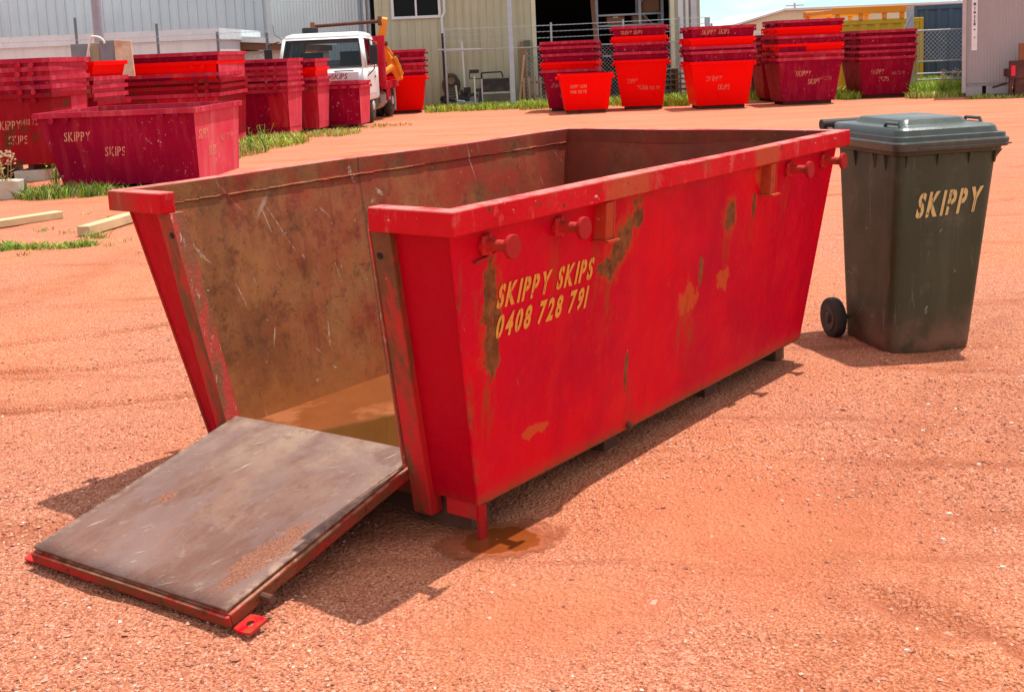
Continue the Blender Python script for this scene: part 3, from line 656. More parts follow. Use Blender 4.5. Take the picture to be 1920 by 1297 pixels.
    for k in range(40):
        x0 = -hl + .08 + (L - .16) * k / 40; x1 = x0 + (L - .16) / 40 * (0.97 if rnd.random() < .9 else .5)
        y0 = Y(zt) - t - .003; j = rnd.uniform(-.002, .002)
        mb.tube((x0, y0, zt + j), (x1, y0, zt + rnd.uniform(-.002, .002)), rnd.uniform(.003, .006), 6)
    mb.build('weld_seam', M_IN_MAIN, S)
    # end cheeks with a post beside the doorway
    for sg in (-1, 1):
        ob, ot = Y(h0), Y(zt); ib, it = (0.380, 0.452) if sg < 0 else (0.475, 0.480)
        pw = 0.075
        MB().hexa([(-X(h0) + .005, sg * (ib + pw), h0), (-X(h0) + .013, sg * (ib + pw), h0), (-X(h0) + .013, sg * (ob - .003), h0), (-X(h0) + .005, sg * (ob - .003), h0),
                   (-X(zt) + .005, sg * (it + pw), zt), (-X(zt) + .013, sg * (it + pw), zt), (-X(zt) + .013, sg * (ot - .003), zt), (-X(zt) + .005, sg * (ot - .003), zt)]).build('end_cheek', P_CHEEK, S)
        zb = 0.045
        xb = X(zb); shift = (ib - (it - ib) * (h0 - zb) / (zt - h0))
        po = MB().hexa([(-xb - .020, sg * shift, zb), (-xb - .020, sg * (shift + pw), zb), (-xb + .040, sg * (shift + pw), zb), (-xb + .040, sg * shift, zb),
                   (-X(zt) - .020, sg * it, zt), (-X(zt) - .020, sg * (it + pw), zt), (-X(zt) + .040, sg * (it + pw), zt), (-X(zt) + .040, sg * it, zt)]).build('post', P_POST, S, bevel=.004)
        # chipped angle iron facing the doorway
        MB().hexa([(-X(h0 + .1) - .022, sg * (ib - .006), h0 + .08), (-X(h0 + .1) + .035, sg * (ib - .006), h0 + .08), (-X(h0 + .1) + .035, sg * (ib - .001), h0 + .08), (-X(h0 + .1) - .022, sg * (ib - .001), h0 + .08),
                   (-X(zt) - .022, sg * (it - .006), zt), (-X(zt) + .035, sg * (it - .006), zt), (-X(zt) + .035, sg * (it - .001), zt), (-X(zt) - .022, sg * (it - .001), zt)]).build('post_edge', P_EDGE, po)
        # bolt hole in the post
        zc = 0.905; MB().tube((-X(zc) - .022, sg * (it + .02), zc), (-X(zc) - .005, sg * (it + .02), zc), 0.011, 12).build('bolt_hole', plain('hole_dark', (0.012, 0.01, 0.009), 0.9), po)
        # inner skin of the cheek, seen from inside
        MB().hexa([(-X(h0) + .044, sg * (ib + pw), h0 + .01), (-X(h0) + .050, sg * (ib + pw), h0 + .01), (-X(h0) + .050, sg * (ob - .012), h0 + .01), (-X(h0) + .044, sg * (ob - .012), h0 + .01),
                   (-X(zt) + .044, sg * (it + pw), zt - .004), (-X(zt) + .050, sg * (it + pw), zt - .004), (-X(zt) + .050, sg * (ot - .012), zt - .004), (-X(zt) + .044, sg * (ot - .012), zt - .004)]).build('end_lining', M_IN_MAIN, S)
    # lifting lugs and folded hooks on both long sides
    for sg in (-1, 1):
        for x in (-1.2, -0.84, 0.84, 1.2):
            z = 0.93; y = Y(z); mb = MB()
            mb.lathe([(.030, -.002), (.031, .012), (.020, .018), (.0175, .03), (.0175, .098)], (0, 0, 0), 'Y', 18)
            mb.lathe([(.0335, .092), (.0355, .094), (.0355, .104), (.0335, .106)], (0, 0, 0), 'Y', 24, mi=1)
            for k in range(7):
                tt = k / 7 * 6.28; mb.box((.026 * math.cos(tt), .010, .026 * math.sin(tt)), (.014, .012, .014), tt)
            o = mb.build('lug', [P_POST, M_LUG], S, smooth=False, auto=40); o.location = (x, sg * y, z); o.rotation_euler = (0, 0, 0 if sg > 0 else math.pi)
        for x in (-0.60, 0.62):
            za, zb = zt - .004, 0.855; mb = MB(); ya, yb = Y(za), Y(zb)
            w = .055
            for dx in (-w / 2, w / 2 - .006):
                mb.hexa([(x + dx, sg * (yb - .002), zb), (x + dx + .006, sg * (yb - .002), zb), (x + dx + .006, sg * (yb + .046), zb), (x + dx, sg * (yb + .046), zb),
                         (x + dx, sg * (ya - .002), za), (x + dx + .006, sg * (ya - .002), za), (x + dx + .006, sg * (ya + .040), za), (x + dx, sg * (ya + .040), za)])
            mb.hexa([(x - w / 2 + .006, sg * (yb + .036), zb), (x + w / 2 - .006, sg * (yb + .036), zb), (x + w / 2 - .006, sg * (yb + .044), zb), (x - w / 2 + .006, sg * (yb + .044), zb),
                     (x - w / 2 + .006, sg * (ya + .030), za), (x + w / 2 - .006, sg * (ya + .030), za), (x + w / 2 - .006, sg * (ya + .038), za), (x - w / 2 + .006, sg * (ya + .038), za)])
            mb.box((x, sg * (yb + .032), zb - .004), (w + .016, .062, .007))
            mb.build('chain_hook', P_RIM, S)
        # thin weld leaf below the first lug
    mb = MB(); mb.hexa([(-1.25, -Y(.885) - .010, .883), (-1.15, -Y(.895) - .010, .897), (-1.15, -Y(.895) + .001, .897), (-1.25, -Y(.885) + .001, .883),
                        (-1.25, -Y(.889) - .010, .887), (-1.15, -Y(.899) - .010, .901), (-1.15, -Y(.899) + .001, .901), (-1.25, -Y(.889) + .001, .887)]); mb.build('lug_plate', P_POST, S)
    # cross bearers under the floor
    for x in (-1.07, -0.315, 0.445, 1.12):
        MB().bx((x - .045, -Y(h0) + .075, -.012), (x + .045, Y(h0) - .075, h0 - .007)).build('bearer', M_UNDER, S, bevel=.004)
    for sg in (-1, 1):
        MB().bx((-X(h0) + .004, sg * (Y(h0) - .012), -.01), (-X(h0) + .040, sg * (Y(h0) - .003), h0 - .001)).build('corner_foot', P_CHEEK, S)
        MB().bx((-X(h0) + .012, sg * .50, .062), (-X(h0) + .020, sg * (Y(h0) - .014), h0 - .001)).build('end_sill', P_POST, S)
    MB().bx((-X(h0) - .002, -.395, .10), (-X(h0) + .035, .465, .185)).build('door_sill', P_POST, S, bevel=.004)
    MB().tube((-.32, -Y(h0) - .004, h0 + .015), (-.32, -Y(h0) - .02, h0 + .005), .012, 8).build('drain_plug', M_UNDER, S)
    # the door, hinged at the sill, its free end on the ground
    D = bpy.data.objects.new('door', None); COL.objects.link(D); D.parent = S; D.empty_display_size = .1
    D['label'] = 'brown steel end door lying open as a ramp'
    xh, zh, xe, ze = -1.172, 0.222, -2.005, 0.054
    ang = math.atan2(zh - ze, xh - xe); D.location = (xh + .02, 0.045, zh); D.rotation_euler = (0, ang, math.pi + R(3.6))
    # local frame: +x down the ramp, z up from the plate (the y axis is mirrored by the half turn)
    Ld = math.hypot(xh - xe, zh - ze); wd = .426
    pl = MB()
    nx_, ny_ = 14, 12; vs = []; fs = []
    for i in range(nx_ + 1):
        for j in range(ny_ + 1):
            xx, yy = Ld * i / nx_, -wd + .008 + (2 * wd - .016) * j / ny_
            vs.append((xx, yy, .004 * math.sin(xx * 5 + 1) * math.cos(yy * 4) - .002))
    for i in range(nx_):
        for j in range(ny_): a = i * (ny_ + 1) + j; fs.append((a, a + 1, a + ny_ + 2, a + ny_ + 1))
    pl.add(vs, fs)
    p = pl.build('door_plate', M_DOOR, D, smooth=True); m = p.modifiers.new('thick', 'SOLIDIFY'); m.thickness = .008; m.offset = -1
    fr = MB()
    fr.bx((0, -wd, -.046), (Ld, -wd + .045, -.008)); fr.bx((0, wd - .045, -.046), (Ld, wd, -.008))
    fr.bx((Ld - .05, -wd + .046, -.045), (Ld - .001, wd - .046, -.009)); fr.bx((.001, -wd + .046, -.045), (.05, wd - .046, -.009)); fr.bx((Ld * .5 - .03, -wd + .046, -.05), (Ld * .5 + .03, wd - .046, -.012))
    fr.build('door_frame', P_FRAME, D, bevel=.003)
    lip = MB()
    lip.bx((Ld + .0005, -wd, -.045), (Ld + .012, wd, -.012)); lip.build('door_lip', P_FRAME, D, bevel=.003)
    for sg in (-1, 1):
        tb = MB(); x0 = Ld - .07; y0 = sg * wd; y1 = sg * (wd + .062)
        # tab with a hole in it, built as a ring of faces
        cx, cy, hr = Ld - .030, sg * (wd + .032), .012
        out = [(Ld - .065, y0), (Ld + .005, y0), (Ld + .005, y1), (Ld - .065, y1)]; nseg = 16; inn = []; outp = []
        for k in range(nseg):
            a = 2 * math.pi * k / nseg; inn.append((cx + hr * math.cos(a), cy + hr * math.sin(a)))
            dx, dy = math.cos(a), math.sin(a); sc = min((.035 / abs(dx)) if abs(dx) > 1e-6 else 9, (.031 / abs(dy)) if abs(dy) > 1e-6 else 9)
            outp.append((cx + dx * sc, cy + dy * sc))
        for k in range(nseg):
            k2 = (k + 1) % nseg
            tb.hexa([(*inn[k], -.056), (*outp[k], -.056), (*outp[k2], -.056), (*inn[k2], -.056), (*inn[k], -.048), (*outp[k], -.048), (*outp[k2], -.048), (*inn[k2], -.048)])
        tb.build('latch_tab', P_MAIN, D)
        MB().tube((.03, sg * (wd - .01), -.03), (.03, sg * (wd + .05 if sg < 0 else wd + .03), -.03), .014, 10).build('hinge_pin', M_UNDER, D)
    MB().tube((Ld - .115, wd - .01, -.03), (Ld - .115, wd + .038, -.03), .012, 10).build('door_stop', M_UNDER, D)
    return S
main_skip()

# ------------------------------------------------------------------ wheelie bin
def wheelie_bin():
    s = Sh('bin_plastic_olive'); o = s.obj
    c = s.mix(s.mr(s.noise(o, 3, 6, 0.62), 0.3, 0.7), (0.026, 0.034, 0.014), (0.038, 0.048, 0.022))
    c = s.mix(s.mr(s.noise(s.map(o, (7, 7, 0.8)), 1, 6, 0.65), 0.52, 0.72, 0, 0.55), c, (0.075, 0.082, 0.050))
    c = s.mix(s.mr(s.noise(s.map(o, (30, 30, 3)), 1, 5, 0.7), 0.62, 0.70, 0, 0.5), c, (0.16, 0.15, 0.12))
    zz = s.sep(o)[2]
    c = s.mix(s.math('MULTIPLY', s.mr(zz, 0.22, 0.0), s.mr(s.noise(o, 9, 5, 0.6), 0.3, 0.6)), c, (0.20, 0.09, 0.05))
    c = s.mix(s.mr(s.noise(o, 4.2, 7, 0.72), 0.55, 0.66, 0, 0.5), c, (0.10, 0.095, 0.070))
    v = s.map(o, (6, 6, 22), rot=(0.3, 0.9, 0)); c = s.mix(s.mr(s.noise(v, 1, 3, 0.6), 0.70, 0.73, 0, 0.7), c, (0.28, 0.26, 0.22))
    m_body = s.out(c, s.mr(s.noise(o, 5, 5, 0.6), 0.3, 0.7, 0.42, 0.6), s.math('ADD', s.noise(o, 140, 3, 0.6), s.noise(o, 3, 2, 0.5)), 0.002, 0.4, spec=0.4)
    s = Sh('bin_lid_plastic'); o = s.obj
    c = s.mix(s.mr(s.noise(o, 5, 6, 0.65), 0.3, 0.7), (0.030, 0.044, 0.036), (0.046, 0.062, 0.052))
    c = s.mix(s.mr(s.noise(o, 3, 6, 0.7), 0.52, 0.70, 0, 0.5), c, (0.16, 0.15, 0.13))
    m_lid = s.out(c, s.mr(s.noise(o, 7, 5, 0.6), 0.3, 0.7, 0.26, 0.44), s.math('ADD', s.noise(o, 120, 3, 0.6), s.noise(o, 4, 2, 0.5)), 0.002, 0.4, spec=0.6)
    m_blk = plain('black_rubber', (0.018, 0.017, 0.016), 0.7, dirt=(0.16, 0.08, 0.05), dirt_amt=0.5)
    Bn = empty('wheelie_bin', BIN_C, BIN_YAW, 'dark olive wheelie bin with yellow stencil lettering beside the long skip', 'wheelie bin')
    def rr(x0, x1, y0, y1, z, r, n=6):
        p = []
        for cx, cy, a0 in ((x1 - r, y0 + r, -90), (x1 - r, y1 - r, 0), (x0 + r, y1 - r, 90), (x0 + r, y0 + r, 180)):
            for k in range(n + 1): a = R(a0 + 90 * k / n); p.append((cx + r * math.cos(a), cy + r * math.sin(a), z))
        return p
    def sec(z):
        t = z / .95
        return rr(-.035 * (1 - t), .390 + .120 * t, .02 * (1 - t), .47 + .13 * t, z, .06 - .015 * t)
    b = MB(); rs = [rr(-.025, .38, .03, .46, -.01, .05)] + [sec(z) for z in (.012, .05, .2, .4, .6, .8, .92)]
    b.rings(rs, cap1=False)
    x0, x1, y0, y1 = -.018, .53, -.018, .62
    b.rings([sec(.92), rr(x0 + .004, x1 - .004, y0 + .004, y1 - .004, .925, .05), rr(x0, x1, y0, y1, .955, .05), rr(x0 + .02, x1 - .02, y0 + .02, y1 - .02, .958, .04)], cap0=False)
    body = b.build('body', m_body, Bn, auto=35)
    # side ribs under the rim, wheel arches hinted at the back
    for xx in (.035, .19, .35, .48):
        g = MB(); g.hexa([(xx - .004, -.0, .87), (xx + .004, -.0, .87), (xx + .004, .012, .87), (xx - .004, .012, .87), (xx - .004, -.016, .924), (xx + .004, -.016, .924), (xx + .004, .012, .924), (xx - .004, .012, .924)]); g.build('rim_rib', m_body, body)
    for yy in (.12, .22, .40):
        g = MB(); g.hexa([(-.006, yy - .004, .85), (.01, yy - .004, .85), (.01, yy + .004, .85), (-.006, yy + .004, .85), (-.018, yy - .004, .924), (.01, yy - .004, .924), (.01, yy + .004, .924), (-.018, yy + .004, .924)]); g.build('rim_rib', m_body, body)
    MB().hexa([(.497, .06, .868), (.53, .08, .868), (.53, .24, .868), (.497, .26, .868), (.50, .05, .924), (.56, .05, .924), (.56, .27, .924), (.50, .27, .924)]).build('lift_pocket', m_body, body, bevel=.004)
    # name on the front
    up = Vector((0, -.02, .95)); nz = lambda z: .02 * (1 - z / .95)
    lettering('lettering', ['SKIPPY'], (.116), .70, .040, .22, M_ST_BIN, body, (.078, nz(.748), .748), (1, 0, .045), up, cut=.035, gap=.12, off=.0028)
    # lid
    l = MB(); a0, a1, c0, c1 = -.034, .555, -.040, .655
    l.rings([rr(a0 + .01, a1 - .01, c0 + .01, c1 - .01, .926, .05), rr(a0 + .004, a1 - .004, c0 + .004, c1 - .004, .928, .055), rr(a0, a1, c0, c1, .962, .055), rr(a0 + .004, a1 - .004, c0 + .004, c1 - .004, .968, .055),
             rr(a0 + .012, a1 - .012, c0 + .012, c1 - .012, .970, .05), rr(a0 + .014, a1 - .014, c0 + .014, c1 - .012, .990, .05), rr(a0 + .022, a1 - .045, c0 + .026, c1 - .012, .994, .05),
             rr(a0 + .026, a1 - .052, c0 + .034, c1 - .012, 1.020, .05), rr(a0 + .034, a1 - .062, c0 + .046, c1 - .014, 1.030, .05),
             rr(a0 + .10, a1 - .135, c0 + .14, c1 - .10, 1.036, .04), rr(a0 + .115, a1 - .15, c0 + .158, c1 - .12, 1.058, .035), rr(a0 + .125, a1 - .16, c0 + .17, c1 - .13, 1.062, .03)])
    lid = l.build('lid', m_lid, Bn, auto=30)
    MB().bx((.07, c0 - .003, .936), (.54, c0 + .004, .944)).build('lid_bead', m_lid, lid, bevel=.003)
    # grips moulded on the left edge and front right edge
    for (gx, gy, rz) in ((a0 + .055, .10, R(90)), (a1 - .065, .19, R(90))):
        q = MB(); M3 = Matrix.Rotation(rz, 4, 'Z')
        pts = [(-.07, 0, 0), (-.055, 0, .022), (.055, 0, .022), (.07, 0, 0)]
        pts = [M3 @ Vector(p) + Vector((gx, gy, 1.026)) for p in pts]; q.path(pts, .008, 8)
        q.build('grip', m_lid, lid, auto=50)
        MB().box((gx, gy, 1.0285), (.026, .10, .006)).build('grip_recess', m_blk, lid)
    # handle bar and hinge at the back
    hb = MB(); zb = 1.015; yb = .70
    hb.tube((-.03, yb, zb), (.53, yb, zb), .027, 16)
    for xx in (.0, .13, .39, .515):
        hb.hexa([(xx - .013, .58, .94), (xx + .013, .58, .94), (xx + .013, .70, .985), (xx - .013, .70, .985), (xx - .013, .58, .956), (xx + .013, .58, .956), (xx + .013, .70, 1.016), (xx - .013, .70, 1.016)])
    hb.build('handle_bar', m_blk, Bn, auto=40)
    hg = MB()
    for xx in (.07, .26, .45): hg.box((xx, .665, 1.004), (.06, .05, .024))
    hg.build('lid_hinge', m_lid, lid, bevel=.005)
    MB().tube((-.10, .45, .094), (.46, .45, .094), .012, 10).build('axle', plain('axle_steel', (.2, .19, .18), .5, .8), Bn)
    for xx, sg in ((-.098, -1), (.445, 1)):
        wl = MB(); wl.lathe([(.045, -.026), (.075, -.027), (.094, -.024), (.1, -.014), (.1, .014), (.094, .024), (.075, .027), (.045, .026)], (0, 0, 0), 'X', 36)
        w = wl.build('wheel', m_blk, Bn, auto=35); w.location = (xx, .45, .094)
        h = MB(); h.lathe([(.014, -.036), (.022, -.033), (.030, -.027), (.046, -.030), (.062, -.031), (.066, -.022), (.066, .022), (.062, .031), (.046, .030), (.022, .033), (.014, .036)], (0, 0, 0), 'X', 24)
        h.build('hub', plain('hub_plastic', (.022, .02, .019), .55), w, auto=40)
    for c_ in Bn.children:
        if c_.name.split('.')[0] in ('lid', 'handle_bar'): c_.location.z += .018
    return Bn
wheelie_bin()

# ------------------------------------------------------------------ small stacked skips
_sk = {}
def skip_mesh(L, Wd, H, paintkey, lug):
    key = (round(L, 2), round(Wd, 2), round(H, 2), paintkey, lug)
    if key in _sk: return _sk[key]
    P = PAINTS[paintkey]; h0, rin, rh, t = .075, .035, .062, .006
    ie, iss = (.23 if lug else .17) * H + .03, .115 * H + .03; ir = (.035 * H + .03) if L > 1.25 and lug else ie
    hl, hw, zt = L / 2, Wd / 2, H - rh
    X = lambda z: hl - rin - (ie - rin) * (zt - z) / (zt - h0)
    Y = lambda z: hw - rin - (iss - rin) * (zt - z) / (zt - h0)
    XR = lambda z: hl - rin - (ir - rin) * (zt - z) / (zt - h0)
    parts = []
    for sg in (-1, 1):
        p = [(-X(h0), sg * Y(h0), h0), (XR(h0), sg * Y(h0), h0), (XR(h0), sg * (Y(h0) - t), h0), (-X(h0), sg * (Y(h0) - t), h0),
             (-X(zt), sg * Y(zt), zt), (XR(zt), sg * Y(zt), zt), (XR(zt), sg * (Y(zt) - t), zt), (-X(zt), sg * (Y(zt) - t), zt)]
        parts.append(('side_wall', MB().hexa(p, 0, [0, 0, 0, 0, 1, 0]).mesh('side_wall', [P, M_IN])))
    for sg in (-1, 1):
        a, b = ((XR if sg > 0 else X)(h0) - .002, (XR if sg > 0 else X)(zt) - .002); y0, y1 = Y(h0) - t - .001, Y(zt) - t - .001
        p = [(sg * a, -y0, h0), (sg * a, y0, h0), (sg * (a - t), y0, h0), (sg * (a - t), -y0, h0), (sg * b, -y1, zt), (sg * b, y1, zt), (sg * (b - t), y1, zt), (sg * (b - t), -y1, zt)]
        parts.append(('end_wall', MB().hexa(p, 0, [0, 0, 0, 0, 1, 0]).mesh('end_wall', [P_SUN_END if (sg > 0 and lug and paintkey in ('crimson', 'worn')) else P, M_IN])))
    parts.append(('floor', MB().bx((-X(h0) + .01, -Y(h0) + .01, h0 + .001), (XR(h0) - .01, Y(h0) - .01, h0 + .008)).mesh('floor', [M_IN])))
    mb = MB(); ri = rin + t + .003
    def bar(p0, p1, q1, q0): mb.hexa([(*p0, zt), (*p1, zt), (*q1, zt), (*q0, zt), (*p0, H), (*p1, H), (*q1, H), (*q0, H)])
    bar((-hl, -hw), (hl, -hw), (hl - ri, -hw + ri), (-hl + ri, -hw + ri)); bar((hl, -hw), (hl, hw), (hl - ri, hw - ri), (hl - ri, -hw + ri))
    bar((hl, hw), (-hl, hw), (-hl + ri, hw - ri), (hl - ri, hw - ri)); bar((-hl, hw), (-hl, -hw), (-hl + ri, -hw + ri), (-hl + ri, hw - ri))
    parts.append(('rim', mb.mesh('rim', [P_RIMS if paintkey in ('crimson', 'worn') else P])))
    lm = MB(); lm.tube((0, 0, 0), (0, .075, 0), .017, 10); lm.tube((0, .07, 0), (0, .085, 0), .036, 14); lm = lm.mesh('lug', [P])
    for sg in (-1, 1):
        zl = zt - .035; y = Y(zl) - .001
        for x in ((-hl + .24, -hl + .42, hl - .42, hl - .24) if L > 1.25 else (-hl + .28, hl - .28)):
            parts.append(('lug', lm, (x, sg * y, zl), math.pi if sg < 0 else 0))
    ft = MB(); ft.bx((-.035, -Y(h0) + .05, .0), (.035, Y(h0) - .05, h0)); ft = ft.mesh('skid', [M_UNDER])
    for x in (-X(h0) * .72, X(h0) * .72): parts.append(('skid', ft, (x, 0, 0), 0))
    _sk[key] = (parts, X, Y, zt, h0, XR); return _sk[key]
def add_skip(loc, rz, L, Wd, H, pk, label, group, lug=True):
    S = empty('skip_bin', loc, rz, label, 'skip bin', group)
    parts, X, Y, zt, h0, XR = skip_mesh(L, Wd, H, pk, lug)
    for p in parts:
        o = link(p[0], p[1], S)
        if len(p) > 2: o.location = p[2]; o.rotation_euler = (0, 0, p[3])
    return S
ORD = ['topmost', 'second down', 'third down', 'fourth down', 'fifth down', 'sixth down']
PW = {'crimson': 'crimson', 'bright': 'bright red', 'dark': 'rusty red', 'worn': 'faded red'}
GRP = 'nested skips stacked around the yard'
def stack(xc, yf, yaw, fw, dp, rims, paints, where, sides=True, z0=0.0):
    'fw: width of the face towards the viewer, dp: depth; rims: rim heights from the top down; sides: True when the lugs are on that face'
    H = rims[-1] - z0; L, Wd, rz = (fw, dp, 0) if sides else (dp, fw, math.pi / 2)
    n = len(rims); out = []
    c = Vector((xc, yf, 0)) + Matrix.Rotation(yaw, 3, 'Z') @ Vector((0, dp / 2, 0))
    for k in range(n):
        jx, jy, jr = (rnd.uniform(-.022, .022), rnd.uniform(-.02, .02), rnd.uniform(-.016, .016)) if k < n - 1 else (0, 0, 0)
        nm = ORD[k] if k < n - 1 else 'bottom'
        S = add_skip((c.x + jx, c.y + jy, rims[k] - H), rz + yaw + jr, L, Wd, H, paints[k], f'{PW[paints[k]]} skip, {nm} in the stack {where}', GRP, sides)
        out.append(S)
    return out
def face_text(S, L, Wd, H, face, lines, h, u, top, mat=M_ST_FAR, xs=.8, dx=(0,), lead=1.45, pk='crimson', name='lettering', lug=True):
    'stencil on a face of a small skip; face: one of y-, y+, x+, x-; u: start from the face centre'
    parts, X, Y, zt, h0, XR = skip_mesh(L, Wd, H, pk, lug)
    wall = [c for c in S.children if c.name.split('.')[0] == ('side_wall' if face[0] == 'y' else 'end_wall')][{'y-': 0, 'y+': 1, 'x-': 0, 'x+': 1}[face]]
    if face == 'y-': O, U, V = (u, -Y(top), top), (1, 0, 0), (0, -(Y(zt) - Y(h0)), zt - h0)
    elif face == 'x+': O, U, V = (XR(top), u, top), (0, 1, 0), (XR(zt) - XR(h0), 0, zt - h0)
    elif face == 'x-': O, U, V = (-X(top), -u, top), (0, -1, 0), (-(X(zt) - X(h0)), 0, zt - h0)
    else: O, U, V = (-u, Y(top), top), (-1, 0, 0), (0, Y(zt) - Y(h0), zt - h0)
    return lettering(name, lines, h, xs, .01, .12, mat, wall, O, U, V, cut=.07, lead=lead, gap=.13, off=.004, dx=dx)

# left: the near lettered skip
L1 = (2.00, 1.85, .965)
s1 = add_skip((-4.60, 14.02 + .975, 0), R(-4.5), *L1, 'crimson', 'single crimson skip with stencil lettering standing behind the long skip', 'single skips')
face_text(s1, *L1, 'y-', ['SKIPPY', 'SKIPS'], .115, -.66, .73, dx=(0, .48), lead=1.7)
face_text(s1, *L1, 'x+', ['SKIPPY', 'SKIPS'], .12, -.75, .70, M_ST_FAR, dx=(0, .35), lead=1.9)
face_text(s1, *L1, 'x+', ['0408 728 791'], .09, .05, .58, M_ST_PINK)
# left edge stack, on blocks
st0 = stack(-6.07 - .95, 15.9, R(0), 1.90, 1.5, [1.642, 1.527, 1.405, 1.29, 1.175], ['worn', 'worn', 'crimson', 'worn', 'dark'], 'at the left edge on blocks', True, .14)
D0 = (1.90, 1.5, 1.175 - .14)
face_text(st0[-1], *D0, 'y-', ['SKIPPY', 'SKIPS'], .12, .12, .68, dx=(0, .14), lead=1.7)
face_text(st0[-1], *D0, 'y-', ['0408 728 791'], .09, .46, .70, M_ST_PINK, xs=.55)
stack(-6.62, 17.9, R(-12), .95, 1.0, [1.577, 1.35, 1.226, 1.10, .98, .86], ['bright', 'crimson', 'crimson', 'worn', 'dark', 'crimson'], 'behind the single lettered skip', True)
stack(-4.80 - 1.2, 20.0, R(0), 2.40, 2.1, [1.665, 1.515, 1.32, 1.21, 1.106, .98], ['crimson', 'bright', 'crimson', 'dark', 'dark', 'worn'], 'of long skips under the meter boxes', True)
Y3 = R(-8)
def corner_stack(cx, cy, yaw, fw, dp, *a):
    'cx, cy: the right front corner of the rim'
    c = Vector((cx, cy, 0)) + Matrix.Rotation(yaw, 3, 'Z') @ Vector((-fw / 2, 0, 0)); return stack(c.x, c.y, yaw, fw, dp, *a)
corner_stack(-4.13, 22.55, Y3, 1.5, .98, [1.498, 1.364, 1.257, 1.15, 1.043, .923], ['crimson', 'worn', 'worn', 'crimson', 'worn', 'crimson'], 'of six left of the truck')
corner_stack(-3.76, 23.75, Y3, 1.4, .98, [1.473, 1.304, 1.11, .984], ['crimson', 'bright', 'crimson', 'worn'], 'half hiding the truck windscreen')
corner_stack(-3.02, 24.62, Y3, 1.3, .98, [.97, .888], ['crimson', 'crimson'], 'of two by the truck cab door')
stack(-2.62, 29.75, R(2), 1.25, 1.25, [1.59, 1.40, 1.262, 1.09, .947], ['crimson', 'crimson', 'worn', 'crimson', 'bright'], 'behind the yellow crane arm', False)
# right of the yard
D1 = (1.30, 1.30, .967)
r1 = stack(1.45, 27.55, R(-10), 1.30, 1.30, [1.62, 1.50, 1.336, 1.145, .967], ['crimson', 'crimson', 'crimson', 'bright', 'crimson'], 'behind the low single bright red skip', False)
DB = (1.05, 1.22, .88)
rb = add_skip((1.78, 26.3 + .53, 0), R(90), *DB, 'bright', 'low single bright red skip standing before the dark doorway', 'single skips', False)
r2 = stack(3.06, 26.85, R(-8), 1.25, 1.30, [1.886, 1.66, 1.516, 1.31, 1.128], ['crimson', 'bright', 'crimson', 'crimson', 'bright'], 'in front of the doorway shelving', False)
r3 = stack(4.72, 25.8, R(0), 1.43, 1.45, [1.794, 1.55, 1.37, 1.26, 1.037], ['crimson', 'bright', 'crimson', 'crimson', 'bright'], 'at the right corner of the beige shed', False)
r4b = stack(6.62, 27.75, R(0), 1.35, 1.3, [1.56, 1.40, 1.26, 1.11, .96], ['dark', 'crimson', 'dark', 'worn', 'dark'], 'tucked behind the six high stack', False)
r4 = stack(6.68, 26.0, R(2), 1.47, 1.40, [1.853, 1.70, 1.512, 1.336, 1.16, 1.03], ['crimson', 'bright', 'crimson', 'bright', 'worn', 'crimson'], 'six high before the yellow container', False)
r5 = stack(8.82, 27.4, R(3), 1.36, 1.4, [1.56, 1.43, 1.236, 1.10, .95], ['crimson', 'crimson', 'crimson', 'crimson', 'crimson'], 'beside the blue container', False)
F_ = 'x-'
face_text(r1[-1], 1.30, 1.30, .967, F_, ['SKIPPY', 'SKIPS'], .10, -.42, .66, dx=(0, .22), lead=1.5, lug=False)
face_text(rb, *DB, F_, ['SKIPPY SKIPS', '0408 728 791'], .075, -.36, .64, M_ST_FAR, xs=.7, lead=1.6, lug=False)
face_text(r2[0], 1.30, 1.25, 1.128, F_, ['SKIPPY SKIPS'], .09, -.42, 1.055 - .03, lug=False)
face_text(r2[-1], 1.30, 1.25, 1.128, F_, ['SKIPPY', 'SKIPS'], .10, -.36, .70, M_ST_PINK, dx=(0, .25), lead=1.5, pk='bright', lug=False)
face_text(r2[-1], 1.30, 1.25, 1.128, F_, ['0408 728 791'], .08, -.02, .52, M_ST_PINK, pk='bright', lug=False)
face_text(r3[0], 1.45, 1.43, 1.037, F_, ['SKIPPY SKIPS'], .11, -.46, .965, lug=False)
face_text(r3[-1], 1.45, 1.43, 1.037, F_, ['SKIPPY', 'SKIPS'], .12, -.36, .72, M_ST_PINK, dx=(0, .25), lead=1.6, pk='bright', lug=False)
face_text(r4[-1], 1.40, 1.47, 1.03, F_, ['SKIPPY', 'SKIPS'], .12, -.32, .74, dx=(0, .28), lead=1.55, lug=False)
face_text(r4[-1], 1.40, 1.47, 1.03, F_, ['0408 728 791'], .085, .16, .60, M_ST_PINK, xs=.5, lug=False)
face_text(r5[-1], 1.40, 1.36, .95, F_, ['SKIPPY', 'SKIPS'], .11, -.38, .66, dx=(0, .2), lead=1.6, lug=False)
face_text(r5[-1], 1.40, 1.36, .95, F_, ['0408 728 791'], .08, .12, .60, M_ST_PINK, xs=.5, lug=False)

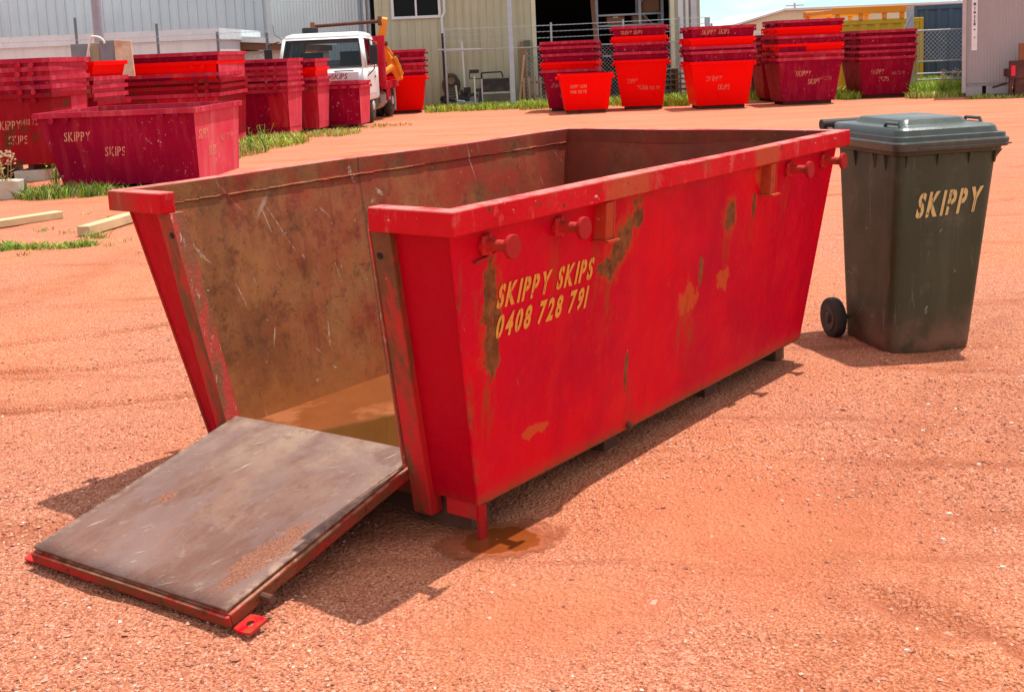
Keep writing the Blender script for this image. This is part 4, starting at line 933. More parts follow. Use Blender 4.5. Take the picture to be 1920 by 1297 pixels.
# ------------------------------------------------------------------ truck
def truck():
    wht = plain('cab_white', (.72, .73, .73), .3, 0, .04, 2, .5, dirt=(.5, .42, .36), dirt_amt=.35)
    glass = Sh('windscreen_glass'); gl = glass.mat; _t = glass.t; _tr = glass.node('ShaderNodeBsdfTransparent'); _tr.inputs[0].default_value = (.74, .80, .82, 1)
    _gl = glass.node('ShaderNodeBsdfGlossy'); _gl.inputs['Roughness'].default_value = .02; _fr = glass.node('ShaderNodeFresnel'); _fr.inputs[0].default_value = 1.28; _mx = glass.node('ShaderNodeMixShader')
    _t.links.new(_fr.outputs[0], _mx.inputs[0]); _t.links.new(_tr.outputs[0], _mx.inputs[1]); _t.links.new(_gl.outputs[0], _mx.inputs[2]); _t.links.new(_mx.outputs[0], _t.nodes['Material Output'].inputs['Surface'])
    blk = plain('truck_black', (.015, .015, .016), .55); rub = plain('tyre_rubber', (.03, .027, .025), .85, dirt=(.25, .13, .08), dirt_amt=.7)
    red = P_WORN; yel = plain('crane_yellow', (.72, .27, .025), .45, 0, .12, 4, dirt=(.35, .14, .02), dirt_amt=.5)
    steel = plain('grey_steel', (.32, .30, .28), .5, .3, dirt=(.2, .11, .07), dirt_amt=.6); hub = plain('wheel_hub', (.5, .49, .46), .5)
    # local frame: x to the right of the picture, y to the rear, origin under the middle of the front bumper
    T = empty('truck', (-3.98, 25.75, 0), R(-3.5), 'white cab skip truck with yellow crane arm parked behind the skips', 'truck')
    hw = .98
    # cab shell as lofted side sections, with window openings left for the glass
    def ring(z, yf, yb, w): return [(-w + .06, yf, z), (w - .06, yf, z), (w, yf + .1, z), (w, yb, z), (-w, yb, z), (-w, yf + .1, z)]
    cabm = MB()
    cabm.rings([ring(.52, .02, 1.55, hw - .02), ring(.60, -.02, 1.56, hw), ring(1.0, -.02, 1.56, hw), ring(1.22, .02, 1.56, hw)], cap1=False)
    zb, zt2 = 1.22, 1.90; yb_, yt_ = .02, .30; wt = hw - .10
    def lerp(a, b, t): return tuple(a[i] + (b[i] - a[i]) * t for i in range(3))
    rb_, rt_ = ring(zb, yb_, 1.56, hw), ring(zt2, yt_, 1.54, wt)
    def framed(q, m):   # a quad face with a window hole: q bottom-left, bottom-right, top-right, top-left; m: margins l r b t
        def P(u, v): return lerp(lerp(q[0], q[1], u), lerp(q[3], q[2], u), v)
        l, r_, b, t = m
        i = [P(l, b), P(1 - r_, b), P(1 - r_, 1 - t), P(l, 1 - t)]
        cabm.add([*q, *i], [(0, 1, 5, 4), (1, 2, 6, 5), (2, 3, 7, 6), (3, 0, 4, 7)]); return i
    wins = [framed((rb_[0], rb_[1], rt_[1], rt_[0]), (.02, .02, .06, .06)), framed((rb_[2], rb_[3], rt_[3], rt_[2]), (.05, .42, .10, .08)), framed((rb_[4], rb_[5], rt_[5], rt_[4]), (.42, .05, .10, .08)),
            framed((rb_[3], rb_[4], rt_[4], rt_[3]), (.12, .12, .25, .12))]
    cabm.add([rb_[1], rb_[2], rt_[2], rt_[1]], [(0, 1, 2, 3)]); cabm.add([rb_[5], rb_[0], rt_[0], rt_[5]], [(0, 1, 2, 3)])
    cabm.rings([ring(zt2, yt_, 1.54, wt), ring(zt2 + .07, yt_ + .06, 1.52, wt - .04), ring(zt2 + .12, yt_ + .22, 1.45, wt - .16)], cap0=False)
    cab = cabm.build('cab', wht, T, bevel=.012, auto=40)
    sm = cab.modifiers.new('thick', 'SOLIDIFY'); sm.thickness = .02; sm.offset = -1
    for i, w in enumerate(wins):
        q = [Vector(p) for p in w]; n = (q[1] - q[0]).cross(q[3] - q[0]).normalized() * .012
        nm = 'windscreen' if i == 0 else 'window'
        mt = gl
        MB().hexa([q[0] - n, q[1] - n, q[1] - n * .3, q[0] - n * .3, q[3] - n, q[2] - n, q[2] - n * .3, q[3] - n * .3]).build(nm, mt, cab)
        sl_ = MB()
        for k in range(4): sl_.tube(q[k] , q[(k + 1) % 4], .016, 6)
        sl_.build('window_seal', blk, cab)
    # grey daylight through the rear window is a pale panel of curtain behind the seats
    MB().box((.50, -.030, 1.18), (.42, .03, .022)).build('front_slot', blk, cab)
    lettering('lettering', ['SKIPPY SKIPS'], .12, 1.25, .012, .18, plain('sign_red_letters', (.45, .02, .03), .5), cab, (-.33, -.046, 1.125), (1, 0, 0), (0, 0, 1), gap=.10, off=.012)
    MB().bx((-.52, -.054, .985), (.82, -.046, 1.145)).build('sign_plate', plain('sign_pinkish_white', (.72, .62, .62), .5), cab)
    for sg in (-1, 1): MB().box((sg * .72, -.03, .62), (.30, .02, .11)).build('headlight', plain('headlight_glass', (.6, .6, .58), .15), cab, bevel=.01)
    MB().bx((-hw, -.10, .38), (hw, .05, .56)).build('bumper', wht, T, bevel=.03)
    # doors with mirror arms
    for sg in (-1, 1):
        d = MB(); x = sg * (hw + .003)
        d.bx((x - .006, .24, .66), (x + .006, 1.16, 1.16)); dd = d.build('door', wht, cab, bevel=.02)
        MB().box((x + sg * .012, 1.02, 1.02), (.02, .14, .03)).build('handle', blk, dd)
        mr = MB(); mr.path([(sg * (hw - .06), .20, 1.86), (sg * (hw + .16), .10, 1.80), (sg * (hw + .17), .08, 1.2), (sg * hw, .16, 1.05)], .012, 8); r_ = mr.build('mirror_arm', blk, cab)
        MB().box((sg * (hw + .17), .07, 1.50), (.17, .07, .42)).build('mirror', blk, cab, bevel=.02)
    MB().box((-.52, 1.50, 2.06), (.34, .2, .22)).build('air_intake', blk, T, bevel=.03)
    ant = MB().path([(-hw + .1, .30, 1.9), (-hw - .02, .1, 2.02), (-hw - .03, .08, 2.22)], .006, 6); ant.build('aerial', blk, cab)
    # chassis, red headboard, tray and crane
    ch = MB(); ch.bx((-.42, 1.0, .56), (-.30, 4.1, .74)); ch.bx((.30, 1.0, .56), (.42, 4.1, .74)); ch.build('chassis', blk, T)
    hbd = MB(); hbd.bx((-hw + .06, 1.70, .76), (-hw + .16, 1.80, 1.93)); hbd.bx((hw - .02, 1.70, .76), (hw + .14, 1.80, 1.93)); hbd.bx((-hw + .16, 1.705, 1.80), (hw - .02, 1.795, 1.92)); hbd.bx((-hw + .16, 1.735, .80), (hw - .02, 1.765, 1.30))
    hbd.build('headboard', red, T, bevel=.006)
    tr = MB(); tr.bx((-hw + .05, 1.82, .76), (hw - .02, 4.15, .84)); tr.bx((hw - .015, 1.82, .70), (hw + .10, 4.20, .88)); tr.bx((-hw - .05, 1.82, .70), (-hw + .045, 4.20, .88)); tr.bx((-hw + .05, 4.155, .60), (hw - .02, 4.22, .90))
    tr.build('tray', red, T, bevel=.006)
    lk = MB()
    for yy, hh in ((1.95, .42), (2.2, .34)): lk.path([(hw + .11, yy, .85), (hw + .12, yy, .85 - hh)], .035, 8)
    lk.build('tie_down', red, T)
    cr = MB()
    def arm(p0, p1, w0, w1, thick, x0):
        p0, p1 = Vector(p0), Vector(p1); d = (p1 - p0).normalized(); n = Vector((0, -d.z, d.y)) if abs(d.x) < .5 else Vector((-d.z, 0, d.x))
        a = Vector((thick / 2, 0, 0)); return [p0 - a - n * w0, p0 + a - n * w0, p0 + a + n * w0, p0 - a + n * w0, p1 - a - n * w1, p1 + a - n * w1, p1 + a + n * w1, p1 - a + n * w1]
    # crane seen at an angle: the lower arm leans back and right, the upper arm forward
    xa = hw - .02
    base = (1.20, 3.35, .90); elbow = (.88, 2.60, 1.75); tip = (1.06, 2.42, 2.34)
    def beam(p0, p1, w0, w1):
        p0, p1 = Vector(p0), Vector(p1); d = (p1 - p0).normalized(); a = d.cross(Vector((0, 1, .2))).normalized(); b = d.cross(a).normalized()
        return MB().hexa([p0 - a * w0 - b * w0, p0 + a * w0 - b * w0, p0 + a * w0 + b * w0, p0 - a * w0 + b * w0, p1 - a * w1 - b * w1, p1 + a * w1 - b * w1, p1 + a * w1 + b * w1, p1 - a * w1 + b * w1])
    ca = beam(base, elbow, .075, .085).build('crane_arm', yel, T, bevel=.012)
    cu = beam(elbow, tip, .10, .065).build('crane_upper_arm', yel, T, bevel=.012)
    MB().tube((.70, 2.60, 1.75), (1.06, 2.60, 1.75), .06, 12).build('crane_joint', M_UNDER, T)
    ra = MB(); ra.tube((.76, 2.45, .92), (1.12, 2.75, 1.20), .075, 12); ra.build('crane_ram', yel, T, auto=40)
    rb2 = MB(); rb2.tube((1.26, 3.2, 1.0), (1.16, 2.9, 1.42), .06, 10); rb2.tube((1.16, 2.9, 1.42), (1.0, 2.62, 1.72), .03, 8); rb2.build('crane_ram', yel, T, auto=40)
    left = MB(); 
    MB().tube((-.60, 2.42, 2.22), (1.0, 2.42, 2.27), .042, 12).build('spreader_bar', M_UNDER, T)
    MB().box((-.66, 2.42, 2.21), (.09, .12, .2)).build('bar_end', plain('rusty_end', (.3, .12, .06), .8), T)
    MB().tube((.94, 2.40, 2.17), (.94, 2.40, 2.38), .05, 10).build('crane_pin', M_UNDER, T)
    l2 = beam((-hw + .05, 3.95, .90), (-hw + .1, 2.60, 1.55), .08, .09).build('crane_arm', yel, T, bevel=.012)
    hs = MB(); hs.path([(1.10, 2.8, 1.5), (1.26, 2.9, 1.42), (1.34, 3.1, 1.22), (1.24, 3.3, 1.0)], .014, 6); hs.build('hydraulic_hose', blk, T)
    # tank, guard and wheels
    tk = MB(); tk.lathe([(.24, -.45), (.25, -.43), (.25, .43), (.24, .45)], (hw - .28, 2.35, .46), 'Y', 20); tk.build('fuel_tank', steel, T, auto=40)
    MB().box((hw - .02, 1.98, .48), (.2, .16, .22)).build('battery_box', plain('box_grey', (.36, .36, .34), .6), T, bevel=.02)
    gd = MB(); gd.bx((hw - .03, 2.92, .42), (hw + .02, 3.0, .78)); gd.bx((hw - .25, 3.98, .12), (hw - .01, 4.0, .66)); gd.build('mud_guard', plain('guard_white', (.55, .54, .52), .6), T)
    def wheel(x, y, wdt=.2):
        w = MB(); w.lathe([(.22, -wdt / 2), (.33, -wdt / 2), (.37, -wdt / 2 + .03), (.38, -wdt / 4), (.38, wdt / 4), (.37, wdt / 2 - .03), (.33, wdt / 2), (.22, wdt / 2)], (0, 0, 0), 'X', 32)
        o = w.build('wheel', rub, T, auto=40); o.location = (x, y, .378)
        h = MB(); h.lathe([(.06, -wdt / 2 - .03), (.10, -wdt / 2 - .02), (.13, -wdt / 2 + .03), (.215, -wdt / 2 + .05), (.222, -wdt / 2 + .01), (.222, wdt / 2 - .01), (.215, wdt / 2 - .05), (.13, wdt / 2 - .03), (.10, wdt / 2 + .02), (.06, wdt / 2 + .03)], (0, 0, 0), 'X', 20)
        h.build('rim', hub, o, auto=40)
    for x in (-.84, .84): wheel(x, .88)
    for x in (-.86, .86): wheel(x, 3.50)
    for x in (-.63, .63): wheel(x, 3.50)
    ax = MB(); ax.tube((-.8, .88, .378), (.8, .88, .378), .05, 8); ax.tube((-.8, 3.5, .378), (.8, 3.5, .378), .06, 8); ax.build('axle', blk, T)
    # cab interior
    it = MB(); it.box((0, .5, 1.02), (1.7, .35, .22)); it.box((-.45, 1.2, 1.25), (.5, .14, .7)); it.box((.45, 1.2, 1.25), (.5, .14, .7)); it.build('cab_interior', plain('seat_grey', (.06, .065, .07), .8), cab, bevel=.02)
truck()

# ------------------------------------------------------------------ buildings
def corrug(mb, x0, x1, z0, z1, y, pitch, depth=.03, rib=.3, mi=0):
    'ribbed sheet facing -y from x0 to x1'
    xs = [x0]; ys = [y]; x = x0
    while x < x1 - 1e-4:
        for dx, dy in ((pitch * (1 - rib) , 0), (pitch * rib * .25, -depth), (pitch * rib * .5, -depth), (pitch * rib * .25, 0)):
            x += dx; xs.append(min(x, x1)); ys.append(y + dy)
            if x >= x1: break
    n = len(xs); vs = [(a, b, z0) for a, b in zip(xs, ys)] + [(a, b, z1) for a, b in zip(xs, ys)]
    mb.add(vs, [(i, i + 1, n + i + 1, n + i) for i in range(n - 1)], mi)
    return mb
def cladding(name, col, dark, scale=1):
    s = Sh(name); o = s.obj
    c = s.mix(s.mr(s.noise(o, .8, 5, .6), .3, .7), col, [k * .86 for k in col])
    c = s.mix(s.mr(s.noise(s.map(o, (5, 1, .25)), 1.2, 6, .65), .5, .75, 0, .55), c, dark)
    c = s.mix(s.mr(s.noise(s.map(o, (1, 1, 6)), .6, 4, .6), .6, .75, 0, .25), c, dark)
    return s.out(c, .5, s.noise(o, 30, 3, .6), .002, .3, spec=.35)
M_BEIGE = cladding('beige_cladding', (.47, .46, .31), (.25, .23, .14)); M_BLUE = cladding('bluegrey_cladding', (.56, .62, .65), (.38, .43, .46))
M_BLUE2 = cladding('pale_blue_cladding', (.60, .66, .66), (.42, .47, .48)); M_WHITE = cladding('white_render', (.66, .70, .69), (.48, .50, .48))
M_TRIM = plain('white_trim', (.62, .65, .65), .45, dirt=(.4, .36, .3), dirt_amt=.4); M_DARK = plain('dark_interior', (.035, .033, .03), .9)
M_GALV = plain('galvanised_steel', (.42, .45, .47), .42, .35, .15, 9); M_POLE = plain('bluegrey_pole', (.40, .47, .52), .5, .1, .1)
M_GLASS = Sh('window_glass').out((.006, .007, .007), .25, spec=.12)
def shed():
    B = empty('beige_shed', (.87, 32.5, 0), 0, 'beige ribbed metal shed with wide dark open doorway', 'shed')
    X = lambda x: x - .65
    y = 0
    w = MB(); p = .205
    segs = [(-3.70, -3.24, 0, 4.6), (-3.24, -1.90, 0, 2.42), (-3.24, -1.90, 3.62, 4.6), (-1.90, .55, 0, 4.6), (.55, 4.42, 3.5, 4.6), (4.42, 5.12, 0, 4.6)]
    for a, b, z0, z1 in segs: corrug(w, X(a), X(b), z0, z1, y, p, .022, .16)
    w.build('front_wall', M_BEIGE, B)
    r_ = MB()
    r_.bx((X(-3.70), .03, 0), (X(-3.64), 10, 4.6)); r_.bx((X(5.06), .03, 0), (X(5.12), 10, 4.6)); r_.bx((X(-3.63), 9.9, 0), (X(5.05), 10, 4.6))
    r_.bx((X(-3.63), .09, 0), (X(-3.30), .15, 4.55)); r_.bx((X(-3.29), .09, 0), (X(-1.85), .15, 2.38)); r_.bx((X(-1.84), .09, 0), (X(.50), .15, 4.55))
    r_.build('inner_wall', M_DARK, B)
    MB().hexa([(X(-3.9), -.4, 4.61), (X(5.35), -.4, 4.61), (X(5.35), 10.2, 4.61), (X(-3.9), 10.2, 4.61), (X(-3.9), -.4, 4.66), (X(5.35), -.4, 4.66), (X(5.35), 10.2, 5.2), (X(-3.9), 10.2, 5.2)]).build('roof', M_BLUE, B)
    # window with white frame
    f = MB(); a, b, z0, z1 = X(-3.24), X(-1.90), 2.42, 3.62
    for q in (((a, -.05, z0), (b, .04, z0 + .07)), ((a, -.05, z1 - .07), (b, .04, z1)), ((a, -.05, z0 + .071), (a + .07, .04, z1 - .071)), ((b - .07, -.05, z0 + .071), (b, .04, z1 - .071)), (((a + b) / 2 - .025, -.045, z0 + .071), ((a + b) / 2 + .025, .035, z1 - .071))): f.bx(*q)
    fo = f.build('window', M_TRIM, B); MB().bx((a + .071, .0, z0 + .072), (b - .071, .01, z1 - .072)).build('pane', M_GLASS, fo)
    # door jambs and corner trims
    j = MB(); j.bx((X(.55), -.06, 0), (X(.66), .2, 3.5)); j.bx((X(4.31), -.06, 0), (X(4.42), .2, 3.5)); j.bx((X(.55), -.06, 3.5), (X(4.42), .2, 3.62)); j.build('door_frame', plain('cream_jamb', (.60, .58, .42), .5), B)
    t = MB(); t.bx((X(4.52), -.05, 0), (X(4.66), .02, 4.6)); t.bx((X(4.72), -.08, 0), (X(4.80), .0, 4.6)); t.build('corner_trim', M_TRIM, B)
    MB().bx((X(4.86), -.10, 0), (X(5.02), .0, 4.6)).build('downpipe', plain('lilac_grey', (.50, .50, .55), .5), B)
    d = MB(); d.path([(X(-1.80), -.12, 4.5), (X(-1.80), -.12, 2.55), (X(-1.88), -.12, 2.40), (X(-1.88), -.12, 2.0)], .035, 10); d.build('downpipe', M_TRIM, B)
    MB().tube((X(-1.88), -.12, 0), (X(-1.88), -.12, 1.99), .038, 10).build('downpipe', plain('black_pipe', (.012, .012, .012), .4), B)
    fl = MB().bx((X(.5), .2, -.02), (X(5.0), 9.8, .015)); fl.build('floor_slab', plain('shed_concrete', (.12, .10, .09), .9), B)
    return B
shed()
def rack():
    Rk = empty('shelving_rack', (3.62, 34.2, 0), 0, 'grey steel pallet shelving inside the dark doorway', 'shelving')
    u = MB()
    for x in (-.95, .28, .92):
        for yy in (0, .7): u.bx((x - .04, yy - .04, .016), (x + .04, yy + .04, 3.6))
    u.path([(.28, 0, 2.4), (.92, 0, 1.75)], .02, 6); u.path([(.28, 0, 2.6), (.92, 0, 3.3)], .02, 6)
    u.build('upright', M_GALV, Rk)
    for z in (1.2, 2.05, 2.35): MB().bx((-.95, -.03, z - .05), (.92, .03, z)).build('beam', M_GALV, Rk)
    c = plain('cardboard', (.32, .17, .09), .9)
    for i, (x, z, w, h) in enumerate(((.60, 2.36, .5, .55), (.30, 2.06, .42, .28), (-.4, 2.06, .5, .26))):
        bmb = MB().box((x, .35, z + h / 2 + .003), (w, .5, h)); o = bmb.build('cardboard_box', c); o.location = (3.62, 34.2, 0)
        bev(o, .01); tag(o, ['tall brown carton on the upper shelf beside the right upright', 'short brown carton on the lower shelf at the middle upright', 'wide brown carton on the lower shelf left end'][i], 'box', 'cartons on the shelving')
        MB().box((3.62 + x, 34.2 + .098, z + h * .8), (w * .3, .004, .06)).build('tape', plain('white_tape', (.7, .68, .62), .6), None).parent = o
        o.children[0].location = (-3.62, -34.2, 0)
    pl = MB().hexa([(2.6, 33.3, .016), (2.72, 33.3, .016), (2.72, 33.35, .016), (2.6, 33.35, .016), (2.45, 34.1, 3.5), (2.57, 34.1, 3.5), (2.57, 34.15, 3.5), (2.45, 34.15, 3.5)])
    tag(pl.build('timber_plank', plain('rust_timber', (.26, .13, .08), .8)), 'long brown plank leaning inside the dark doorway', 'plank')
rack()
def left_sheds():
    A = empty('bluegrey_shed', (-10.6, 34.5, 0), 0, 'tall blue grey ribbed metal shed at the left', 'shed')
    w = MB(); corrug(w, -9.5, 4.05, 0, 5.5, 0, .27, .035, .22); w.build('front_wall', M_BLUE, A)
    MB().bx((-9.5, .04, 0), (4.05, 8, 5.4)).build('rear_walls', M_BLUE, A)
    MB().bx((-9.9, -.3, 5.51), (4.35, 8.2, 5.6)).build('roof', M_BLUE2, A)
    MB().bx((3.82, -.10, 0), (4.06, -.04, 5.5)).build('corner_trim', M_TRIM, A)
    Bm = empty('pale_blue_shed', (-5.1, 33.6, 0), 0, 'pale blue grey shed between the blue grey and beige sheds', 'shed')
    w = MB(); corrug(w, -1.38, 1.38, 0, 5.2, 0, .09, .012, .5); w.build('front_wall', M_BLUE2, Bm)
    MB().bx((-1.38, .03, 0), (1.38, 6, 5.1)).build('rear_walls', M_BLUE2, Bm); MB().bx((-1.6, -.3, 5.21), (1.5, 6.2, 5.3)).build('roof', M_BLUE, Bm)
    d = MB(); d.bx((1.05, -.10, 0), (1.13, -.02, 5.2)); d.build('downpipe', plain('slate_pipe', (.25, .31, .36), .5), Bm)
    MB().bx((1.2, -.09, 0), (1.27, -.02, 5.2)).build('downpipe', M_TRIM, Bm)
    # low rendered annex with a parapet
    C_ = empty('white_annex', (-10.5, 27.2, 0), 0, 'low pale rendered building with flat parapet behind the skips', 'building')
    MB().bx((-6.5, 0, 0), (4.0, 4.5, 2.00)).build('wall', M_WHITE, C_)
    pb = MB(); pb.bx((-6.5, -.06, 2.002), (4.06, 4.5, 2.25)); pb.build('parapet', plain('parapet_paint', (.60, .67, .70), .5, dirt=(.45, .48, .48), dirt_amt=.5), C_)
    MB().bx((-6.5, -.03, 1.66), (4.0, -.001, 1.68)).build('wall_joint', plain('joint_grey', (.42, .45, .44), .7), C_)
    # lean-to with white fascia
    D_ = empty('lean_to_house', (-5.95, 29.4, 0), 0, 'low lean to with white sloping fascia and brown eaves behind the truck', 'building')
    MB().bx((-.9, .3, 0), (1.3, 2.2, 1.72)).build('wall', plain('cream_wall', (.62, .60, .54), .7), D_)
    MB().hexa([(-1.0, 0, 1.98), (1.5, 0, 1.80), (1.5, 2.3, 1.80), (-1.0, 2.3, 1.98), (-1.0, 0, 2.12), (1.5, 0, 1.94), (1.5, 2.3, 1.94), (-1.0, 2.3, 2.12)]).build('roof', M_TRIM, D_)
    MB().hexa([(-.95, .05, 1.78), (1.4, .05, 1.66), (1.4, 2.2, 1.66), (-.95, 2.2, 1.78), (-.95, .05, 1.975), (1.4, .05, 1.795), (1.4, 2.2, 1.795), (-.95, 2.2, 1.975)]).build('eaves', plain('brown_timber', (.16, .075, .035), .8), D_)
    for x in (-.4, .5):
        f = MB().bx((x, .26, 1.05), (x + .42, .298, 1.45)).build('window', M_TRIM, D_); MB().bx((x + .04, .25, 1.09), (x + .38, .259, 1.41)).build('pane', M_GLASS, f)
left_sheds()

# containers, far shed, poles on the right
def container(name, loc, L, Dp, H, col, label, rib=.28, dark=None, rz=0):
    Cn = empty(name, loc, rz, label, 'container')
    m = cladding(name + '_paint', col, dark or [k * .45 for k in col])
    w = MB(); corrug(w, .1, L - .1, .16, H - .12, .03, rib, .035, .55); w.build('front_panel', m, Cn)
    MB().bx((.06, .05, .14), (L - .06, Dp, H - .02)).build('shell', m, Cn)
    f = MB(); f.bx((0, -.02, 0), (.1, .1, H)); f.bx((L - .1, -.02, 0), (L, .1, H)); f.bx((.1, -.015, H - .12), (L - .1, .1, H)); f.bx((.1, -.015, 0.02), (L - .1, .1, .16)); f.build('frame', m, Cn, bevel=.01)
    return Cn
container('blue_container', (10.85, 31.6, 0), 6.0, 2.4, 2.16, (.055, .10, .175), 'weathered dark blue shipping container behind the pipe gate', .30, (.03, .05, .08), R(-20))
Yc = container('yellow_container', (8.55, 30.6, 0), 2.2, 4.5, 1.84, (.62, .42, .03), 'yellow shipping container end behind the right stacks', .34, (.40, .25, .02))
ob = MB(); ob.bx((8.45, 30.5, 1.99), (10.28, 30.75, 2.17)); ob.bx((8.45, 33.5, 1.99), (10.28, 33.75, 2.17)); ob.bx((8.46, 30.76, 2.03), (8.6, 33.49, 2.13)); ob.bx((10.12, 30.76, 2.03), (10.26, 33.49, 2.13))
for x in (8.55, 9.15, 9.75, 10.2): ob.bx((x - .04, 30.52, 1.842), (x + .04, 30.7, 1.989)); ob.bx((x - .04, 33.52, 1.842), (x + .04, 33.7, 1.989))
tag(ob.build('lifting_gantry', plain('orange_steel', (.86, .30, .01), .5, dirt=(.5, .2, .05), dirt_amt=.4), bevel=.01), 'orange steel beams lying on top of the yellow container', 'gantry')
def far_shed():
    B = empty('green_shed', (12.0, 52, 0), 0, 'long pale green shed far off beyond the containers', 'shed')
    m = cladding('palegreen_cladding', (.55, .58, .42), (.42, .44, .32)); x0, x1, xp = -1.9, 9.0, .2
    z0, zp = 2.05, 2.62
    MB().add([(x0, 0, 0), (x1, 0, 0), (x1, 0, zp), (xp, 0, zp), (x0, 0, z0), (x0, 12, 0), (x1, 12, 0), (x1, 12, zp), (xp, 12, zp), (x0, 12, z0)],
             [(0, 1, 2, 3, 4), (9, 8, 7, 6, 5), (0, 4, 9, 5), (1, 6, 7, 2)]).build('wall', m, B)
    MB().hexa([(x0 - .1, -.15, z0 + .01), (xp, -.15, zp + .01), (xp, 12.1, zp + .01), (x0 - .1, 12.1, z0 + .01), (x0 - .1, -.15, z0 + .10), (xp, -.15, zp + .10), (xp, 12.1, zp + .10), (x0 - .1, 12.1, z0 + .10)]).build('roof', M_BLUE2, B)
    MB().bx((xp + .01, -.15, zp + .01), (x1 + .1, 12.1, zp + .10)).build('roof', M_BLUE2, B)
    f = MB().bx((-1.3, -.04, 1.2), (-.5, -.005, 1.8)).build('window', M_TRIM, B); MB().bx((-1.22, -.05, 1.26), (-.58, -.041, 1.74)).build('pane', plain('pale_pane', (.5, .52, .5), .4), f)
far_shed()
pp = at(1490, 6, 120)
P_ = empty('power_pole', (pp.x, pp.y, 0), 0, 'grey power pole with crossarms far behind the green shed', 'power pole')
MB().tube((0, 0, 0), (0, 0, pp.z), .13, 8, .10).build('pole', M_POLE, P_)
for dz, wd in ((-.25, .9), (-.85, 1.1)): MB().bx((-wd, -.05, pp.z + dz - .05), (wd, .05, pp.z + dz + .05)).build('crossarm', M_POLE, P_)
def grey_cabin():
    Cn = empty('grey_cabin', (10.06, 26.2, 0), R(-22), 'pale grey ribbed site cabin at the right edge', 'cabin')
    m = plain('grey_panel', (.33, .30, .30), .5, 0, .06, 2, dirt=(.38, .34, .33), dirt_amt=.5, streak=True)
    w = MB(); corrug(w, .09, 1.30, .30, 3.3, 0, .062, .008, .4); w.build('front_panel', m, Cn)
    MB().bx((.02, .02, .24), (2.6, 3.5, 3.3)).build('shell', m, Cn)
    f = MB(); f.bx((0, -.03, .10), (.085, .03, 3.3)); f.build('corner_post', plain('pinkish_post', (.42, .37, .36), .5), Cn); 
    MB().bx((1.305, -.03, .30), (1.6, .03, 3.3)).build('white_panel', plain('peeling_white', (.70, .68, .66), .6, dirt=(.25, .2, .18), dirt_amt=.7), Cn)
    sk = MB(); sk.bx((.086, -.015, .03), (.42, .0, .235)); sk.bx((.50, -.015, .06), (1.02, .0, .235)); sk.build('skirt', m, Cn)
    sl2 = MB().bx((.19, -.014, 1.02), (.31, -.0095, 2.12)).build('decal_strip', plain('white_decal', (.68, .66, .67), .4), Cn)
    # worn vertical characters on the strip
    dk = plain('decal_dark', (.10, .09, .10), .5); mb = MB()
    for z, h, wd in ((2.02, .06, .05), (1.93, .07, .02), (1.84, .05, .05), (1.75, .07, .022), (1.655, .085, .022), (1.585, .05, .045), (1.47, .03, .04), (1.30, .025, .03)):
        mb.bx((.25 - wd / 2, -.0165, z - h / 2), (.25 + wd / 2, -.0142, z + h / 2))
    mb.build('decal_marks', dk, sl2)
    for i, x in enumerate((.46, 1.1)): MB().bx((x - .05, .2, -.01), (x + .05, .4, .24)).build('foot', M_DARK, Cn)
    # rusty trailer end
    T = empty('trailer', (10.75, 25.3, 0), 0, 'dark rusty trailer tail with red reflector at the right edge', 'trailer')
    rs = plain('dark_rust_steel', (.07, .02, .015), .7, dirt=(.2, .07, .04), dirt_amt=.6)
    b = MB(); b.bx((0, 0, .40), (1.6, .10, .78)); b.bx((.10, .11, .44), (1.6, 2.6, .60)); b.build('tail_beam', rs, T, bevel=.008)
    MB().bx((.015, -.015, .46), (.10, -.001, .68)).build('reflector', plain('reflector_red', (.75, .01, .05), .25), T)
    l = MB(); l.bx((.0, .02, -.01), (.06, .09, .40)); l.bx((.12, .02, -.01), (.5, .09, .395)); l.build('leg', rs, T)
    MB().bx((.20, .03, .781), (.42, .09, 1.14)).build('side_post', plain('rust_post', (.22, .08, .04), .8), T)
    MB().tube((.06, .3, .30), (-.25, .3, .22), .025, 8).build('drawbar', rs, T)
grey_cabin()

# ------------------------------------------------------------------ fences, gate, poles
def barbed(mb, p0, p1, r=.006, n=40):
    p0, p1 = Vector(p0), Vector(p1); pts = [p0.lerp(p1, k / n) - Vector((0, 0, .02 * math.sin(math.pi * k / n))) for k in range(n + 1)]
    mb.path(pts, r, 5)
    for p in pts[1:-1]: mb.tube(p - Vector((.02, .01, .02)), p + Vector((.02, -.01, .02)), r * .8, 4); 
def chain(mb, x0, x1, z0, z1, y, st=.085, r=.0035):
    'diamond wire mesh between x0..x1, z0..z1'
    k = x0 - (z1 - z0)
    while k < x1:
        for sg in (1, -1):
            if sg > 0: a, b = (k, z0), (k + z1 - z0, z1)
            else: a, b = (k, z1), (k + z1 - z0, z0)
            (xa, za), (xb, zb) = a, b
            if xa < x0: za += (x0 - xa) * (1 if sg > 0 else -1); xa = x0
            if xb > x1: zb -= (xb - x1) * (1 if sg > 0 else -1); xb = x1
            if xb - xa > .01: mb.tube((xa, y, za), (xb, y + .004 * sg, zb), r, 3, cap=False)
        k += st
